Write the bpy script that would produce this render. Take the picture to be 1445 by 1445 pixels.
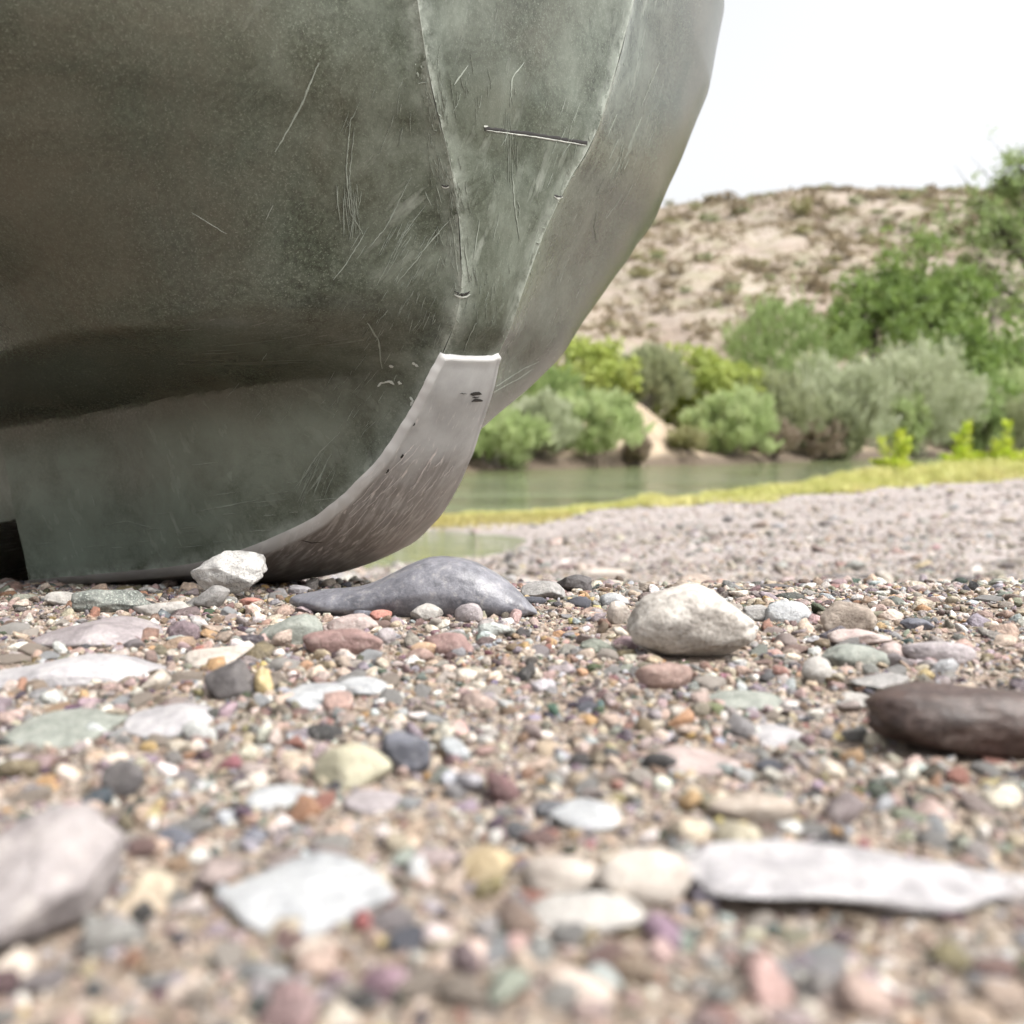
import bpy, bmesh, math, random
import numpy as np
from mathutils import Vector, Euler, Matrix, noise
from mathutils.bvhtree import BVHTree

scene = bpy.context.scene
for o in list(bpy.data.objects):
    bpy.data.objects.remove(o)
COL = scene.collection

# ------------------------------------------------------------------ camera, sky, sun, exposure
F_PX, CAM_Z, HORIZON = 1405.0, 0.10, 620.0
cam_data = bpy.data.cameras.new('camera')
cam = bpy.data.objects.new('camera', cam_data)
COL.objects.link(cam)
PITCH = math.atan((722.5 - HORIZON) / F_PX)
cam.location = (0, 0, CAM_Z)
cam.rotation_euler = (math.pi / 2 - PITCH, 0, 0)
cam_data.sensor_width = 36
cam_data.lens = 36 * F_PX / 1445
cam_data.clip_start = 0.01
cam_data.clip_end = 3000
cam_data.dof.use_dof = True
cam_data.dof.focus_distance = 0.64
cam_data.dof.aperture_fstop = cam_data.lens / 4.4
scene.camera = cam

world = bpy.data.worlds.new('World')
scene.world = world
world.use_nodes = True
wn, wl = world.node_tree.nodes, world.node_tree.links
wn.clear()
sky = wn.new('ShaderNodeTexSky')
sky.sky_type = 'NISHITA'
sky.sun_disc = False
SUN_ELEV, SUN_AZ = math.radians(56), math.radians(116)   # azimuth clockwise from +Y
sky.sun_elevation = SUN_ELEV
sky.sun_rotation = SUN_AZ
sky.air_density = 1.0
sky.dust_density = 6.0
sky.ozone_density = 1.0
hs = wn.new('ShaderNodeHueSaturation')
hs.inputs['Saturation'].default_value = 0.10             # overcast: the cloud takes the blue out
bg = wn.new('ShaderNodeBackground')
bg.inputs['Strength'].default_value = 0.15
wo = wn.new('ShaderNodeOutputWorld')
wl.new(sky.outputs[0], hs.inputs['Color'])
wl.new(hs.outputs[0], bg.inputs['Color'])
wl.new(bg.outputs[0], wo.inputs['Surface'])

sd = bpy.data.lights.new('sun', 'SUN')
sd.energy = 1.9
sd.angle = math.radians(14)
sd.color = (1.0, 0.96, 0.9)
sun = bpy.data.objects.new('sun', sd)
COL.objects.link(sun)
sdir = Vector((math.sin(SUN_AZ) * math.cos(SUN_ELEV), math.cos(SUN_AZ) * math.cos(SUN_ELEV), math.sin(SUN_ELEV)))
sun.rotation_euler = sdir.to_track_quat('Z', 'Y').to_euler()
sun.location = (0, 0, 30)

scene.view_settings.view_transform = 'Standard'
scene.view_settings.look = 'None'
scene.view_settings.gamma = 1
scene.view_settings.exposure = 1.15
scene.render.engine = 'CYCLES'
scene.cycles.use_denoising = True
scene.cycles.use_adaptive_sampling = True
scene.cycles.adaptive_threshold = 0.025
scene.cycles.max_bounces = 6
scene.cycles.diffuse_bounces = 3
scene.cycles.glossy_bounces = 3
scene.cycles.caustics_reflective = False
scene.cycles.caustics_refractive = False

# ------------------------------------------------------------------ helpers
def sm(a, b, x):
    t = min(1.0, max(0.0, (x - a) / (b - a)))
    return t * t * (3 - 2 * t)

def link(name, me, mat=None, parent=None):
    o = bpy.data.objects.new(name, me)
    COL.objects.link(o)
    if mat is not None and me is not None and not me.materials:
        me.materials.append(mat)
    if parent is not None:
        o.parent = parent
    return o

def tag(o, label=None, cat=None, group=None, kind=None):
    if label: o['label'] = label
    if cat: o['category'] = cat
    if group: o['group'] = group
    if kind: o['kind'] = kind
    return o

def empty(name, loc=(0, 0, 0), rz=0.0):
    o = bpy.data.objects.new(name, None)
    o.empty_display_size = 0.05
    COL.objects.link(o)
    o.location = loc
    o.rotation_euler = (0, 0, rz)
    return o

def mesh(name, verts, faces, smooth=True):
    me = bpy.data.meshes.new(name)
    me.from_pydata(verts, [], faces)
    if smooth:
        me.polygons.foreach_set('use_smooth', [True] * len(me.polygons))
    me.update()
    return me

def grid_faces(n, m, flip=False):
    f = []
    for i in range(n - 1):
        for j in range(m - 1):
            a, b, c, d = i * m + j, i * m + j + 1, (i + 1) * m + j + 1, (i + 1) * m + j
            f.append((d, c, b, a) if flip else (a, b, c, d))
    return f

class NT:
    """small node-tree writer"""
    def __init__(self, name):
        self.m = bpy.data.materials.new(name)
        self.m.use_nodes = True
        self.n, self.l = self.m.node_tree.nodes, self.m.node_tree.links
        self.n.clear()
        self.out = self.n.new('ShaderNodeOutputMaterial')
        self.p = self.n.new('ShaderNodeBsdfPrincipled')
        self.l.new(self.p.outputs[0], self.out.inputs[0])
    def set(self, sock, v):
        if hasattr(v, 'is_linked') or hasattr(v, 'links'):
            self.l.new(v, sock)
        else:
            if isinstance(v, (tuple, list)) and len(v) == 3 and sock.type == 'RGBA':
                v = (*v, 1)
            sock.default_value = v
    def P(self, **k):
        for a, v in k.items():
            self.set(self.p.inputs[a.replace('_', ' ')], v)
    def coord(self, which='Object', scale=None, loc=None):
        c = self.n.new('ShaderNodeTexCoord').outputs[which]
        if scale is not None or loc is not None:
            mp = self.n.new('ShaderNodeMapping')
            self.l.new(c, mp.inputs[0])
            if scale is not None: mp.inputs['Scale'].default_value = scale if isinstance(scale, tuple) else (scale,) * 3
            if loc is not None: self.set(mp.inputs['Location'], loc)
            c = mp.outputs[0]
        return c
    def noise(self, vec, scale, detail=4, rough=0.55, dist=0.0, out=0):
        t = self.n.new('ShaderNodeTexNoise')
        self.set(t.inputs['Vector'], vec)
        t.inputs['Scale'].default_value = scale
        t.inputs['Detail'].default_value = detail
        t.inputs['Roughness'].default_value = rough
        t.inputs['Distortion'].default_value = dist
        return t.outputs[out]
    def voronoi(self, vec, scale, out='Distance', feature='F1', rnd=1.0):
        t = self.n.new('ShaderNodeTexVoronoi')
        t.feature = feature
        self.set(t.inputs['Vector'], vec)
        t.inputs['Scale'].default_value = scale
        t.inputs['Randomness'].default_value = rnd
        return t.outputs[out]
    def ramp(self, fac, stops, interp='LINEAR'):
        r = self.n.new('ShaderNodeValToRGB')
        r.color_ramp.interpolation = interp
        el = r.color_ramp.elements
        while len(el) < len(stops): el.new(0.5)
        for e, (p, c) in zip(el, stops):
            e.position = p
            e.color = (c, c, c, 1) if isinstance(c, (int, float)) else (*c, 1)
        self.set(r.inputs[0], fac)
        return r.outputs[0]
    def mix(self, fac, a, b, mode='MIX'):
        m = self.n.new('ShaderNodeMix')
        m.data_type = 'RGBA'
        m.blend_type = mode
        self.set(m.inputs[0], fac); self.set(m.inputs[6], a); self.set(m.inputs[7], b)
        return m.outputs[2]
    def math(self, op, a, b=0.0, clamp=False):
        m = self.n.new('ShaderNodeMath')
        m.operation = op
        m.use_clamp = clamp
        self.set(m.inputs[0], a); self.set(m.inputs[1], b)
        return m.outputs[0]
    def attr(self, name, typ='GEOMETRY', out='Fac'):
        a = self.n.new('ShaderNodeAttribute')
        a.attribute_name = name
        a.attribute_type = typ
        return a.outputs[out]
    def sepz(self, vec, k='Z'):
        s = self.n.new('ShaderNodeSeparateXYZ')
        self.l.new(vec, s.inputs[0])
        return s.outputs[k]
    def bump(self, h, strength=0.5, dist=0.002):
        b = self.n.new('ShaderNodeBump')
        b.inputs['Strength'].default_value = strength
        b.inputs['Distance'].default_value = dist
        self.set(b.inputs['Height'], h)
        self.l.new(b.outputs[0], self.p.inputs['Normal'])
        return b

# pixel of the photograph (1445 x 1445) -> ray
FW = Vector((0, math.cos(PITCH), -math.sin(PITCH)))
UP = Vector((0, math.sin(PITCH), math.cos(PITCH)))
RT = Vector((1, 0, 0))
CAM = Vector((0, 0, CAM_Z))
def ray(x, y):
    return RT * ((x - 722.5) / F_PX) + FW - UP * ((y - 722.5) / F_PX)
def at(x, y, d):
    return CAM + ray(x, y) * d

# ------------------------------------------------------------------ terrain heights
WATER = -0.55
NEAR_SHORE = [(-60, 6.0), (-6, 6.6), (-2.5, 7.6), (-.46, 8.0), (.5, 9.0), (2.1, 10.9), (5.6, 16.6), (8.3, 20.0), (15, 29), (40, 62), (120, 160)]
def lerp_table(tab, x):
    if x <= tab[0][0]: return tab[0][1]
    for (a, va), (b, vb) in zip(tab[:-1], tab[1:]):
        if x <= b:
            return va + (vb - va) * (x - a) / (b - a)
    return tab[-1][1]
def near_shore(x):
    return lerp_table(NEAR_SHORE, x)
def far_e(x, y):
    """metres beyond the far waterline"""
    yl = 20.9 + x if x > -.9 else 20.0 + .35 * (x + .9)
    k = 0.707 if x > -.9 else 0.944
    w = 0.7 * noise.noise(Vector((x * .25, y * .25, 3.1))) + .3 * noise.noise(Vector((x * .8, y * .8, 7.7)))
    return (y - yl) * k + w
FORE = [(-5, .03), (0, .0), (.5, .0), (.62, -.003), (.75, -.014), (.88, -.030), (1.0, -.048), (1.14, -.073), (1.5, -.132), (2.0, -.205), (2.6, -.255)]
def ground_h(x, y):
    d = math.hypot(x, y)
    ys = near_shore(x)
    if y < 0:
        h = .03 * min(1, -y) + .05 * min(20, -y)
    elif y <= 2.0:
        h = lerp_table(FORE, y)
    else:
        near = 1 - sm(-.03, .07, x / y)                             # the beach falls faster towards the pool
        ye = ys + (5.0 - ys) * near if ys > 5 else ys
        s = min(1.0, (y - 2.0) / max(.5, ye - 2.0))
        h = -.205 - .335 * s ** (.8 + .2 * near)
    if y > ys:
        h = WATER - .45 * sm(0, 3.0, y - ys) - .03 * min(1, y - ys)
    # pool behind the spit
    if 3.5 < y < 9 and x < 1.0:
        cx, cy = -1.45, 6.05
        q = math.hypot((x - cx) / 1.50, (y - cy - .10 * (x - cx)) / 1.42)
        q += .10 * noise.noise(Vector((x * 1.3, y * 1.3, 1.7)))
        pool = -.70 + .15 * q * q
        if q < 1.6:
            k = sm(1.0, 1.6, q)
            h = min(h, WATER + (q - 1) * .9) if q < 1.0 else h * k + (WATER + (q - 1) * .16) * (1 - k)
        if y > 7.1 and y < 8.2 and x > -1.6:                       # grassy spit
            r = (y - (7.66 + .35 * (x + .4))) / .26
            h = max(h, WATER + .035 * math.exp(-r * r) - .02 * (r * r > 4))
    e = far_e(x, y)
    if e > -4 and y > 10:
        if e < 0:
            h = max(h, WATER + .25 * e)
        else:
            bare = math.exp(-((x - 3.1) / 1.5) ** 2)
            h = WATER + (.16 + .45 * bare) * sm(0, .5, e) + (.25 + .6 * bare) * sm(.4, 2.4, e) + .07 * min(e, 40) + .15 * noise.noise(Vector((x * .5, y * .5, 0)))
    # small relief
    n = noise.noise(Vector((x * 3.1, y * 3.1, .5))) * .012 * sm(.9, 2.5, d) + noise.noise(Vector((x * 17, y * 17, 2.5))) * .003 * (1 - sm(1.5, 3, d))
    n += noise.noise(Vector((x * .9, y * .9, 9.5))) * .03 * sm(2.5, 5, d)
    if 1.2 < d < 20: n += (noise.noise(Vector((x * 7, y * 7, 4.5))) + .6 * abs(noise.noise(Vector((x * 2.4, y * 3.4, 1.5))))) * .010 * sm(1.2, 2.4, d)
    if y > ys - .8: n *= .3
    return h + n
def hit_ground(x, y, dmax=60):
    r = ray(x, y)
    d, step = .12, .004
    while d < dmax:
        p = CAM + r * d
        if p.z <= ground_h(p.x, p.y):
            return p
        d += step
        step = max(.004, d * .006)
    return CAM + r * dmax

# ------------------------------------------------------------------ ground sheet
def sand_material():
    t = NT('beach_sand_and_gravel')
    c = t.coord('Object')
    big = t.noise(c, 1.3, 5)
    fine = t.noise(c, 260, 3, .7)
    v = t.voronoi(c, 330, 'Color')
    vbig = t.voronoi(c, 55, 'Color')
    grain = t.ramp(t.sepz(v, 'X'), [(0, (.06, .045, .036)), (.25, (.17, .13, .10)), (.5, (.29, .23, .18)), (.75, (.22, .165, .135)), (.9, (.42, .37, .32)), (1, (.14, .13, .13))])
    peb = t.ramp(t.sepz(vbig, 'X'), [(0, (.11, .095, .09)), (.3, (.33, .28, .26)), (.6, (.25, .215, .20)), (.85, (.48, .43, .40)), (1, (.20, .175, .18))])
    sand = t.ramp(fine, [(.3, (.095, .070, .050)), (.7, (.25, .195, .145))])
    col = t.mix(.55, sand, grain)
    # far beach reads as fine pebbles, pinkish grey
    dist = t.sepz(c, 'Y')
    farf = t.math('MULTIPLY', t.math('SUBTRACT', dist, .9), .5, True)
    farc = t.mix(.5, t.ramp(big, [(.35, (.200, .172, .160)), (.65, (.295, .262, .250))]), peb)
    col = t.mix(farf, col, farc)
    # earth bank beyond the river, darker near the waterline
    z = t.sepz(c, 'Z')
    bank = t.math('MULTIPLY', t.math('SUBTRACT', dist, 18.5), 1.0, True)
    earth = t.ramp(t.noise(c, 2.2, 6, .65), [(.3, (.15, .11, .075)), (.5, (.30, .235, .165)), (.75, (.40, .325, .24))])
    dark_margin = t.math('MULTIPLY', bank, t.math('MULTIPLY', t.math('SUBTRACT', t.math('ADD', -.22, t.math('MULTIPLY', t.math('SUBTRACT', big, .5), .5)), z), 6.0, True))
    col = t.mix(bank, col, earth)
    col = t.mix(dark_margin, col, (.085, .062, .042))
    t.P(Base_Color=col, Roughness=.85)
    t.bump(t.math('ADD', t.voronoi(c, 330), t.math('MULTIPLY', fine, .6)), .7, .0025)
    return t.m
M_SAND = sand_material()

def build_ground():
    az = [math.radians(a) for a in np.concatenate([np.linspace(-180, -42, 28)[:-1], np.linspace(-42, 48, 330), np.linspace(48, 180, 28)[1:]])]
    ds = np.concatenate([np.geomspace(.03, 1.6, 150), np.geomspace(1.6, 60, 260)[1:], np.geomspace(60, 900, 14)[1:]])
    vs = [(0, 0, ground_h(0, 0))]
    for d in ds:
        for a in az:
            x, y = d * math.sin(a), d * math.cos(a)
            vs.append((x, y, ground_h(x, y)))
    m = len(az)
    fs = [(0, 1 + j, 2 + j)[::-1] for j in range(m - 1)]
    for i in range(len(ds) - 1):
        for j in range(m - 1):
            a = 1 + i * m + j
            fs.append((a, a + 1, a + m + 1, a + m)[::-1])
    g = link('ground', mesh('ground', vs, fs), M_SAND)
    tag(g, 'gravelly tan river beach sloping to the water', None, None, 'structure')
build_ground()

# ------------------------------------------------------------------ river
def build_river():
    t = NT('river_water')
    c = t.coord('Object')
    mp = t.coord('Object', (1.0, 1.0, 1.0))
    mpn = t.n.new('ShaderNodeMapping'); t.l.new(c, mpn.inputs[0])
    mpn.inputs['Rotation'].default_value = (0, 0, math.radians(-48)); mpn.inputs['Scale'].default_value = (.55, 2.2, 1)
    a = t.noise(mpn.outputs[0], 1.6, 4, .6, .6)
    b = t.noise(mpn.outputs[0], 6.0, 3, .6)
    patch = t.ramp(t.noise(mpn.outputs[0], .35, 2), [(.42, .15), (.62, 1.0)])
    h = t.math('MULTIPLY', t.math('ADD', a, t.math('MULTIPLY', b, .35)), patch)
    t.P(Base_Color=(.105, .125, .055), Roughness=.05, IOR=1.33)
    t.bump(h, 1.0, .14)
    xs = np.concatenate([np.linspace(-160, -12, 12), np.linspace(-10, 60, 60), np.linspace(66, 260, 14)])
    ys = np.concatenate([np.linspace(3.2, 60, 70), np.linspace(64, 330, 14)])
    vs = [(x, y, WATER) for x in xs for y in ys]
    r = link('river', mesh('river', vs, grid_faces(len(xs), len(ys), True)), t.m)
    tag(r, 'calm grey green river with pale ripples', None, None, 'structure')
build_river()
#@@SETTING_END

# ------------------------------------------------------------------ kayak
TH = math.radians(44)
HEAD = Vector((math.cos(TH), -math.sin(TH), 0))       # bow direction
SIDE = Vector((-math.sin(TH), -math.cos(TH), 0))      # towards the side that faces the camera
KO = CAM + ray(664, 500) * .68
KO.z = 0
KB = [  # stem and keel edge: u aft, z, half width, centre bulge
 (-.066, .52, .128, .010), (-.060, .44, .112, .008), (-.054, .38, .098, .006), (-.0475, .3205, .080, .004), (-.0435, .297, .069, .003), (-.0395, .280, .0585, .003),
 (-.035, .257, .047, .003), (-.0295, .2335, .0375, .003), (-.0215, .1997, .0285, .003), (-.0135, .178, .0262, .004),
 (-.001, .158, .0255, .003), (.0105, .1356, .0290, .004), (.0245, .1145, .0330, .005), (.044, .0878, .0395, .007),
 (.068, .065, .0480, .010), (.090, .0480, .0560, .013), (.115, .0345, .0650, .016), (.160, .0160, .0840, .018), (.210, .0030, .0980, .018),
 (.290, -.0085, .1110, .017), (.350, -.0165, .1280, .016), (.410, -.0245, .1450, .015)]
U_STEP, Z_STEP, W_STEP, C_STEP = KB[-1]
KBA = np.array(KB)
_seg = np.r_[0, np.cumsum(np.hypot(np.diff(KBA[:, 0]), np.diff(KBA[:, 1])))]
def catmull(ss, xs, s):
    i = int(np.clip(np.searchsorted(ss, s) - 1, 0, len(ss) - 2))
    h = ss[i + 1] - ss[i]
    t = (s - ss[i]) / h
    m0 = (xs[i + 1] - xs[max(i - 1, 0)]) / (ss[i + 1] - ss[max(i - 1, 0)])
    m1 = (xs[min(i + 2, len(ss) - 1)] - xs[i]) / (ss[min(i + 2, len(ss) - 1)] - ss[i])
    return (2*t**3-3*t**2+1)*xs[i] + (t**3-2*t**2+t)*h*m0 + (-2*t**3+3*t**2)*xs[i+1] + (t**3-t**2)*h*m1
SMAX = _seg[-1]
def stem(s):
    return tuple(float(catmull(_seg, KBA[:, k], s)) for k in range(4))
_SS = np.linspace(0, SMAX, 900)
_ST = np.array([stem(s) for s in _SS])
def s_of_z(z):
    return float(np.interp(-z, -_ST[:, 1], _SS))
LEN = 3.3
Z_TOP0 = .47
A_TAB = [(.05, .103), (.09, .160), (.12, .195), (.15, .207), (.18, .212), (.21, .226), (.24, .2465), (.27, .2610), (.30, .2650), (.34, .2725), (.38, .2845), (.43, .3000), (.50, .300), (.60, .29)]
_az = np.array([a for a, _ in A_TAB]); _av = np.array([b for _, b in A_TAB])
_zr, _ur, _wr = _ST[::-1, 1].copy(), _ST[::-1, 0].copy(), _ST[::-1, 2].copy()
def stern(u):
    q = np.clip((np.asarray(u, float) - 1.9) / (LEN - 1.9), 0, 1)
    return np.maximum(.06, np.sqrt(np.maximum(0, 1 - q ** 2.6)))
def z_keel(u):
    """bottom edge height along the keel"""
    u = np.asarray(u, float)
    line = Z_STEP - .125 * (u - U_STEP) + .056 * np.clip((u - U_STEP) / .008, 0, 1) * (1 - smv(.10, .40, u - U_STEP))
    return np.where(u <= U_STEP, np.interp(u, _ST[:, 0], _ST[:, 1]), line)
def w_keel(u):
    u = np.asarray(u, float)
    return np.where(u <= U_STEP, np.interp(u, _ST[:, 0], _ST[:, 2]), W_STEP + .08 * np.clip(u - U_STEP, 0, 1)) * stern(u)
def smv(a, b, x):
    t = np.clip((x - a) / (b - a), 0, 1)
    return t * t * (3 - 2 * t)
def edge_u(z): return np.interp(z, _zr, _ur)
def edge_w(z): return np.interp(z, _zr, _wr)
def half_breadth(u, z, side=1):
    u = np.asarray(u, float); z = np.asarray(z, float)
    t = np.maximum(0, u - edge_u(z))                # distance aft of the stem edge at this height
    drop = .10 * np.minimum(u, .45) + .125 * np.maximum(0, np.minimum(u, 2.6) - .45)
    zz = z + drop
    # lower body: near-vertical wall standing on the keel edge
    low = np.maximum(w_keel(u), edge_w(z) * (u < U_STEP)) + .16 * np.maximum(0, z - z_keel(u)) * smv(.0, .10, t)
    # upper body: flares out from the stem edge, hollow at first, then full
    A = np.interp(zz, _az, _av)
    A = A * (1 - .33 * smv(.06, .75, t) * (1 - smv(.15, .30, zz)))
    rz_ = .290 + .75 * np.maximum(0, .125 - t)                              # moulded rib under the gunwale
    A = A + .004 * np.exp(-((zz - rz_) / .005) ** 2) * smv(.07, .12, t)
    g = 1 - np.exp(-(t / .069) ** 1.28)
    up = edge_w(z) + A * g * (1 + .22 * smv(.1, 1.3, u))
    if side > 0:
        k = 1 - smv(.008, .10, t)                                           # the crease dies out towards the stem
        S = smv(0, 1, (zz - (.150 - .012 * k)) / (.030 + .030 * k))
    else:
        k = 1 - smv(.04, .17, t)
        S = smv(0, 1, (zz - (.148 - .09 * k)) / (.036 + .09 * k))
    v = low + (np.maximum(up, low) - low) * S
    if side < 0:                                                            # hollow plane behind the stem edge
        t0 = .020 + .16 * np.maximum(0, z - .15)
        v = v - .011 * np.exp(-((t - t0) / (.012 + .2 * t0)) ** 2) * smv(.13, .17, z) * (1 - smv(.25, .34, z))
    return v * stern(u) / np.where(u < 1.9, 1, 1)
def z_top(u):
    u = np.asarray(u, float)
    return Z_TOP0 + .03 * (1 - smv(-.06, .5, u)) - .125 * np.maximum(0, u - .3) + .06 * smv(2.4, 3.3, u)
def kp(u, v, z):
    return KO - HEAD * u + SIDE * v + Vector((0, 0, z))

def plastic_material():
    t = NT('scuffed_green_hull_plastic')
    c = t.coord('Object')
    speck = t.noise(c, 800, 2, .7)
    speck2 = t.noise(c, 330, 4, .75)
    blot = t.noise(c, 9, 5, .6)
    col = t.ramp(speck2, [(.32, (.015, .019, .012)), (.5, (.041, .050, .034)), (.68, (.084, .101, .073))])
    col = t.mix(t.ramp(speck, [(.56, 0), (.70, .6)]), col, (.22, .25, .20))
    col = t.mix(t.ramp(blot, [(.45, 0), (.75, .22)]), col, (.115, .135, .108))
    smooth = t.ramp(t.noise(c, 6, 4, .6), [(.40, 0), (.66, .5)])
    col = t.mix(smooth, col, (.046, .056, .039))                 # mottling shows only in patches
    # chalky abrasion: short streaks plus worn ridges
    mp = t.n.new('ShaderNodeMapping'); t.l.new(c, mp.inputs[0])
    mp.inputs['Rotation'].default_value = (.3, .35, .78); mp.inputs['Scale'].default_value = (9, 140, 30)
    streak = t.noise(mp.outputs[0], 1.0, 3, .65)
    edge = t.attr('edge')                                        # metres from the stem edge
    near = t.math('SUBTRACT', 1.0, t.math('DIVIDE', edge, .13), True)
    sc = t.math('MULTIPLY', t.math('MULTIPLY', t.ramp(streak, [(.58, 0), (.72, 1)]), t.ramp(blot, [(.48, 0), (.66, .6)])), near)
    nick = t.noise(c, 95, 3, .75)
    ew = t.math('SUBTRACT', 1.0, t.math('DIVIDE', edge, t.math('ADD', .0006, t.math('MULTIPLY', t.ramp(nick, [(.48, 0), (.70, 1)]), .007))), True)
    wear = t.math('MAXIMUM', sc, t.math('MULTIPLY', ew, .4))
    haze = t.math('MULTIPLY', t.math('ADD', near, .25), t.ramp(t.noise(c, 22, 5, .7, .5), [(.40, 0), (.72, .62)]))
    col = t.mix(haze, col, (.21, .24, .20))
    ground_reflect = t.math('MULTIPLY', t.math('SUBTRACT', 1.0, near), t.ramp(t.noise(c, 11, 5, .7, .4), [(.36, 0), (.66, .45)]))
    col = t.mix(ground_reflect, col, (.098, .082, .060))                   # brown ground reflection painted into the hull colour
    rub_bounce = t.math('MULTIPLY', t.attr('lowzone'), t.ramp(t.noise(c, 17, 5, .72, .6), [(.30, .25), (.62, .85)]))
    col = t.mix(rub_bounce, col, (.165, .195, .160))                    # chalky rubbing on keel sides, with ground bounce painted in
    soft = t.math('MULTIPLY', t.math('SUBTRACT', 1.0, t.math('DIVIDE', edge, .014), True), t.ramp(t.noise(c, 55, 4, .7), [(.36, 0), (.62, .8)]))
    col = t.mix(soft, col, (.29, .32, .28))                      # worn, rounded-off stem edges
    col = t.mix(wear, col, (.42, .45, .40))
    t.P(Base_Color=col, Roughness=t.math('ADD', .27, t.math('MULTIPLY', wear, .35)), IOR=1.5)
    t.bump(speck, .2, .0005)
    return t.m
M_HULL = plastic_material()

def build_kayak():
    root = empty('kayak', KO - HEAD * .35)
    root.location.z = -.06
    tag(root, 'scuffed olive green plastic kayak with its bow pulled up on the gravel', 'kayak')
    inv = Matrix.Translation(-Vector(root.location))
    us = [float(stem(s)[0]) for s in np.linspace(0, SMAX, 330)]
    us = us[:1] + [u for a, u in zip(us[:-1], us[1:]) if u > a + 1e-6]
    us += [U_STEP + e for e in (.0005, .002, .004, .006, .008, .012)] + list(np.linspace(U_STEP + .02, 1.4, 90)) + list(np.linspace(1.42, LEN, 70))
    NZ = 190
    kz = np.linspace(0, 1, NZ) ** 1.15
    ua = np.array(us)
    z0, z1 = z_keel(ua), np.maximum(z_top(ua), z_keel(ua) + .001)
    U = np.repeat(ua[:, None], NZ, 1)
    Z = z0[:, None] + (z1 - z0)[:, None] * kz[None, :]
    Bn = {}
    for side in (1, -1):
        Bn[side] = half_breadth(U, Z, side)
        Bn[side][:, 0] = w_keel(ua)
    Bd = Bn[1]
    E1 = np.where(U < U_STEP, np.hypot(np.maximum(0, U - edge_u(Z)), Bd - edge_w(Z)), 1)
    E2 = np.where(U < U_STEP, np.abs(Z - z0[:, None]) + .002, 1)
    E = np.minimum(E1, E2)
    K0 = np.array(inv @ KO); Hn = np.array(HEAD); Sn = np.array(SIDE)
    LZ = 1 - smv(.115, .150, Z + .10 * np.minimum(U, .45) + .125 * np.maximum(0, U - .45))
    LZ = LZ * smv(.02, .09, np.maximum(0, U - edge_u(Z)) + 0 * U) * (1 - smv(.45, .8, U))
    lz = LZ.reshape(-1).tolist() * 2
    vs, ed = [], []
    for side in (1, -1):
        Bd = Bn[side]
        ding = .0010 * np.sin(U * 31 + Z * 47 + side) * np.sin(Z * 39 - U * 23 + 2 * side)
        Pn = K0[None, None] - Hn[None, None] * U[..., None] + Sn[None, None] * (side * (Bd + ding))[..., None]
        Pn[..., 2] += Z
        vs += [tuple(p) for p in Pn.reshape(-1, 3).tolist()]
        ed += E.reshape(-1).tolist()
    n = len(us)
    fs = grid_faces(n, NZ, False)
    off = n * NZ
    fs += [tuple(off + i for i in f[::-1]) for f in grid_faces(n, NZ)]
    # stem facet and keel bottom
    NQ = 21
    off2 = len(vs)
    rows = list(np.linspace(0, SMAX, 330))
    allrows = []
    for s in rows:
        allrows.append(stem(s) + (s,))
    for u in [U_STEP + e for e in (.0005, .002, .004, .006, .008, .012)] + list(np.linspace(U_STEP + .02, LEN, 100)):
        q = float(stern(u))
        allrows.append((u, float(z_keel(u)), float(w_keel(u)), C_STEP * q, SMAX))
    for i, (u, z, w, c, s) in enumerate(allrows):
        a = allrows[max(0, i - 1)]; b = allrows[min(len(allrows) - 1, i + 1)]
        du, dz = b[0] - a[0], b[1] - a[1]
        L = math.hypot(du, dz) or 1
        nu, nz = dz / L, -du / L                 # outward normal in the u,z plane
        if u > U_STEP: nu, nz = 0, -1
        for j in range(NQ):
            q = -1 + 2 * j / (NQ - 1)
            k = c * (1 - q * q)
            vs.append(inv @ kp(u + nu * k, q * w, z + nz * k))
            ed.append((1 - abs(q)) * w)
    fs += [tuple(off2 + i for i in f) for f in grid_faces(len(allrows), NQ, True)]
    me = mesh('hull', vs, fs)
    at_ = me.attributes.new('edge', 'FLOAT', 'POINT')
    at_.data.foreach_set('value', ed)
    me.attributes.new('lowzone', 'FLOAT', 'POINT').data.foreach_set('value', lz + [0.0] * (len(vs) - len(lz)))
    bm = bmesh.new(); bm.from_mesh(me)
    bmesh.ops.remove_doubles(bm, verts=bm.verts, dist=1e-5)
    bmesh.ops.recalc_face_normals(bm, faces=bm.faces)
    bm.to_mesh(me); bm.free()
    me.set_sharp_from_angle(angle=math.radians(32))
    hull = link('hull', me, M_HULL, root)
    # deck
    dv, nd = [], 15
    for u in us:
        zt = max(float(z_top(u)), float(z_keel(u)) + .001); b = float(half_breadth(u, zt))
        for j in range(nd):
            q = -1 + 2 * j / (nd - 1)
            dv.append(inv @ kp(u, q * b, zt + .05 * (1 - q * q) * sm(-.06, .3, u) - .0015))
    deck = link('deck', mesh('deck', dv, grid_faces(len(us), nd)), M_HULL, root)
    return root, hull
KAYAK, HULL = build_kayak()

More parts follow.
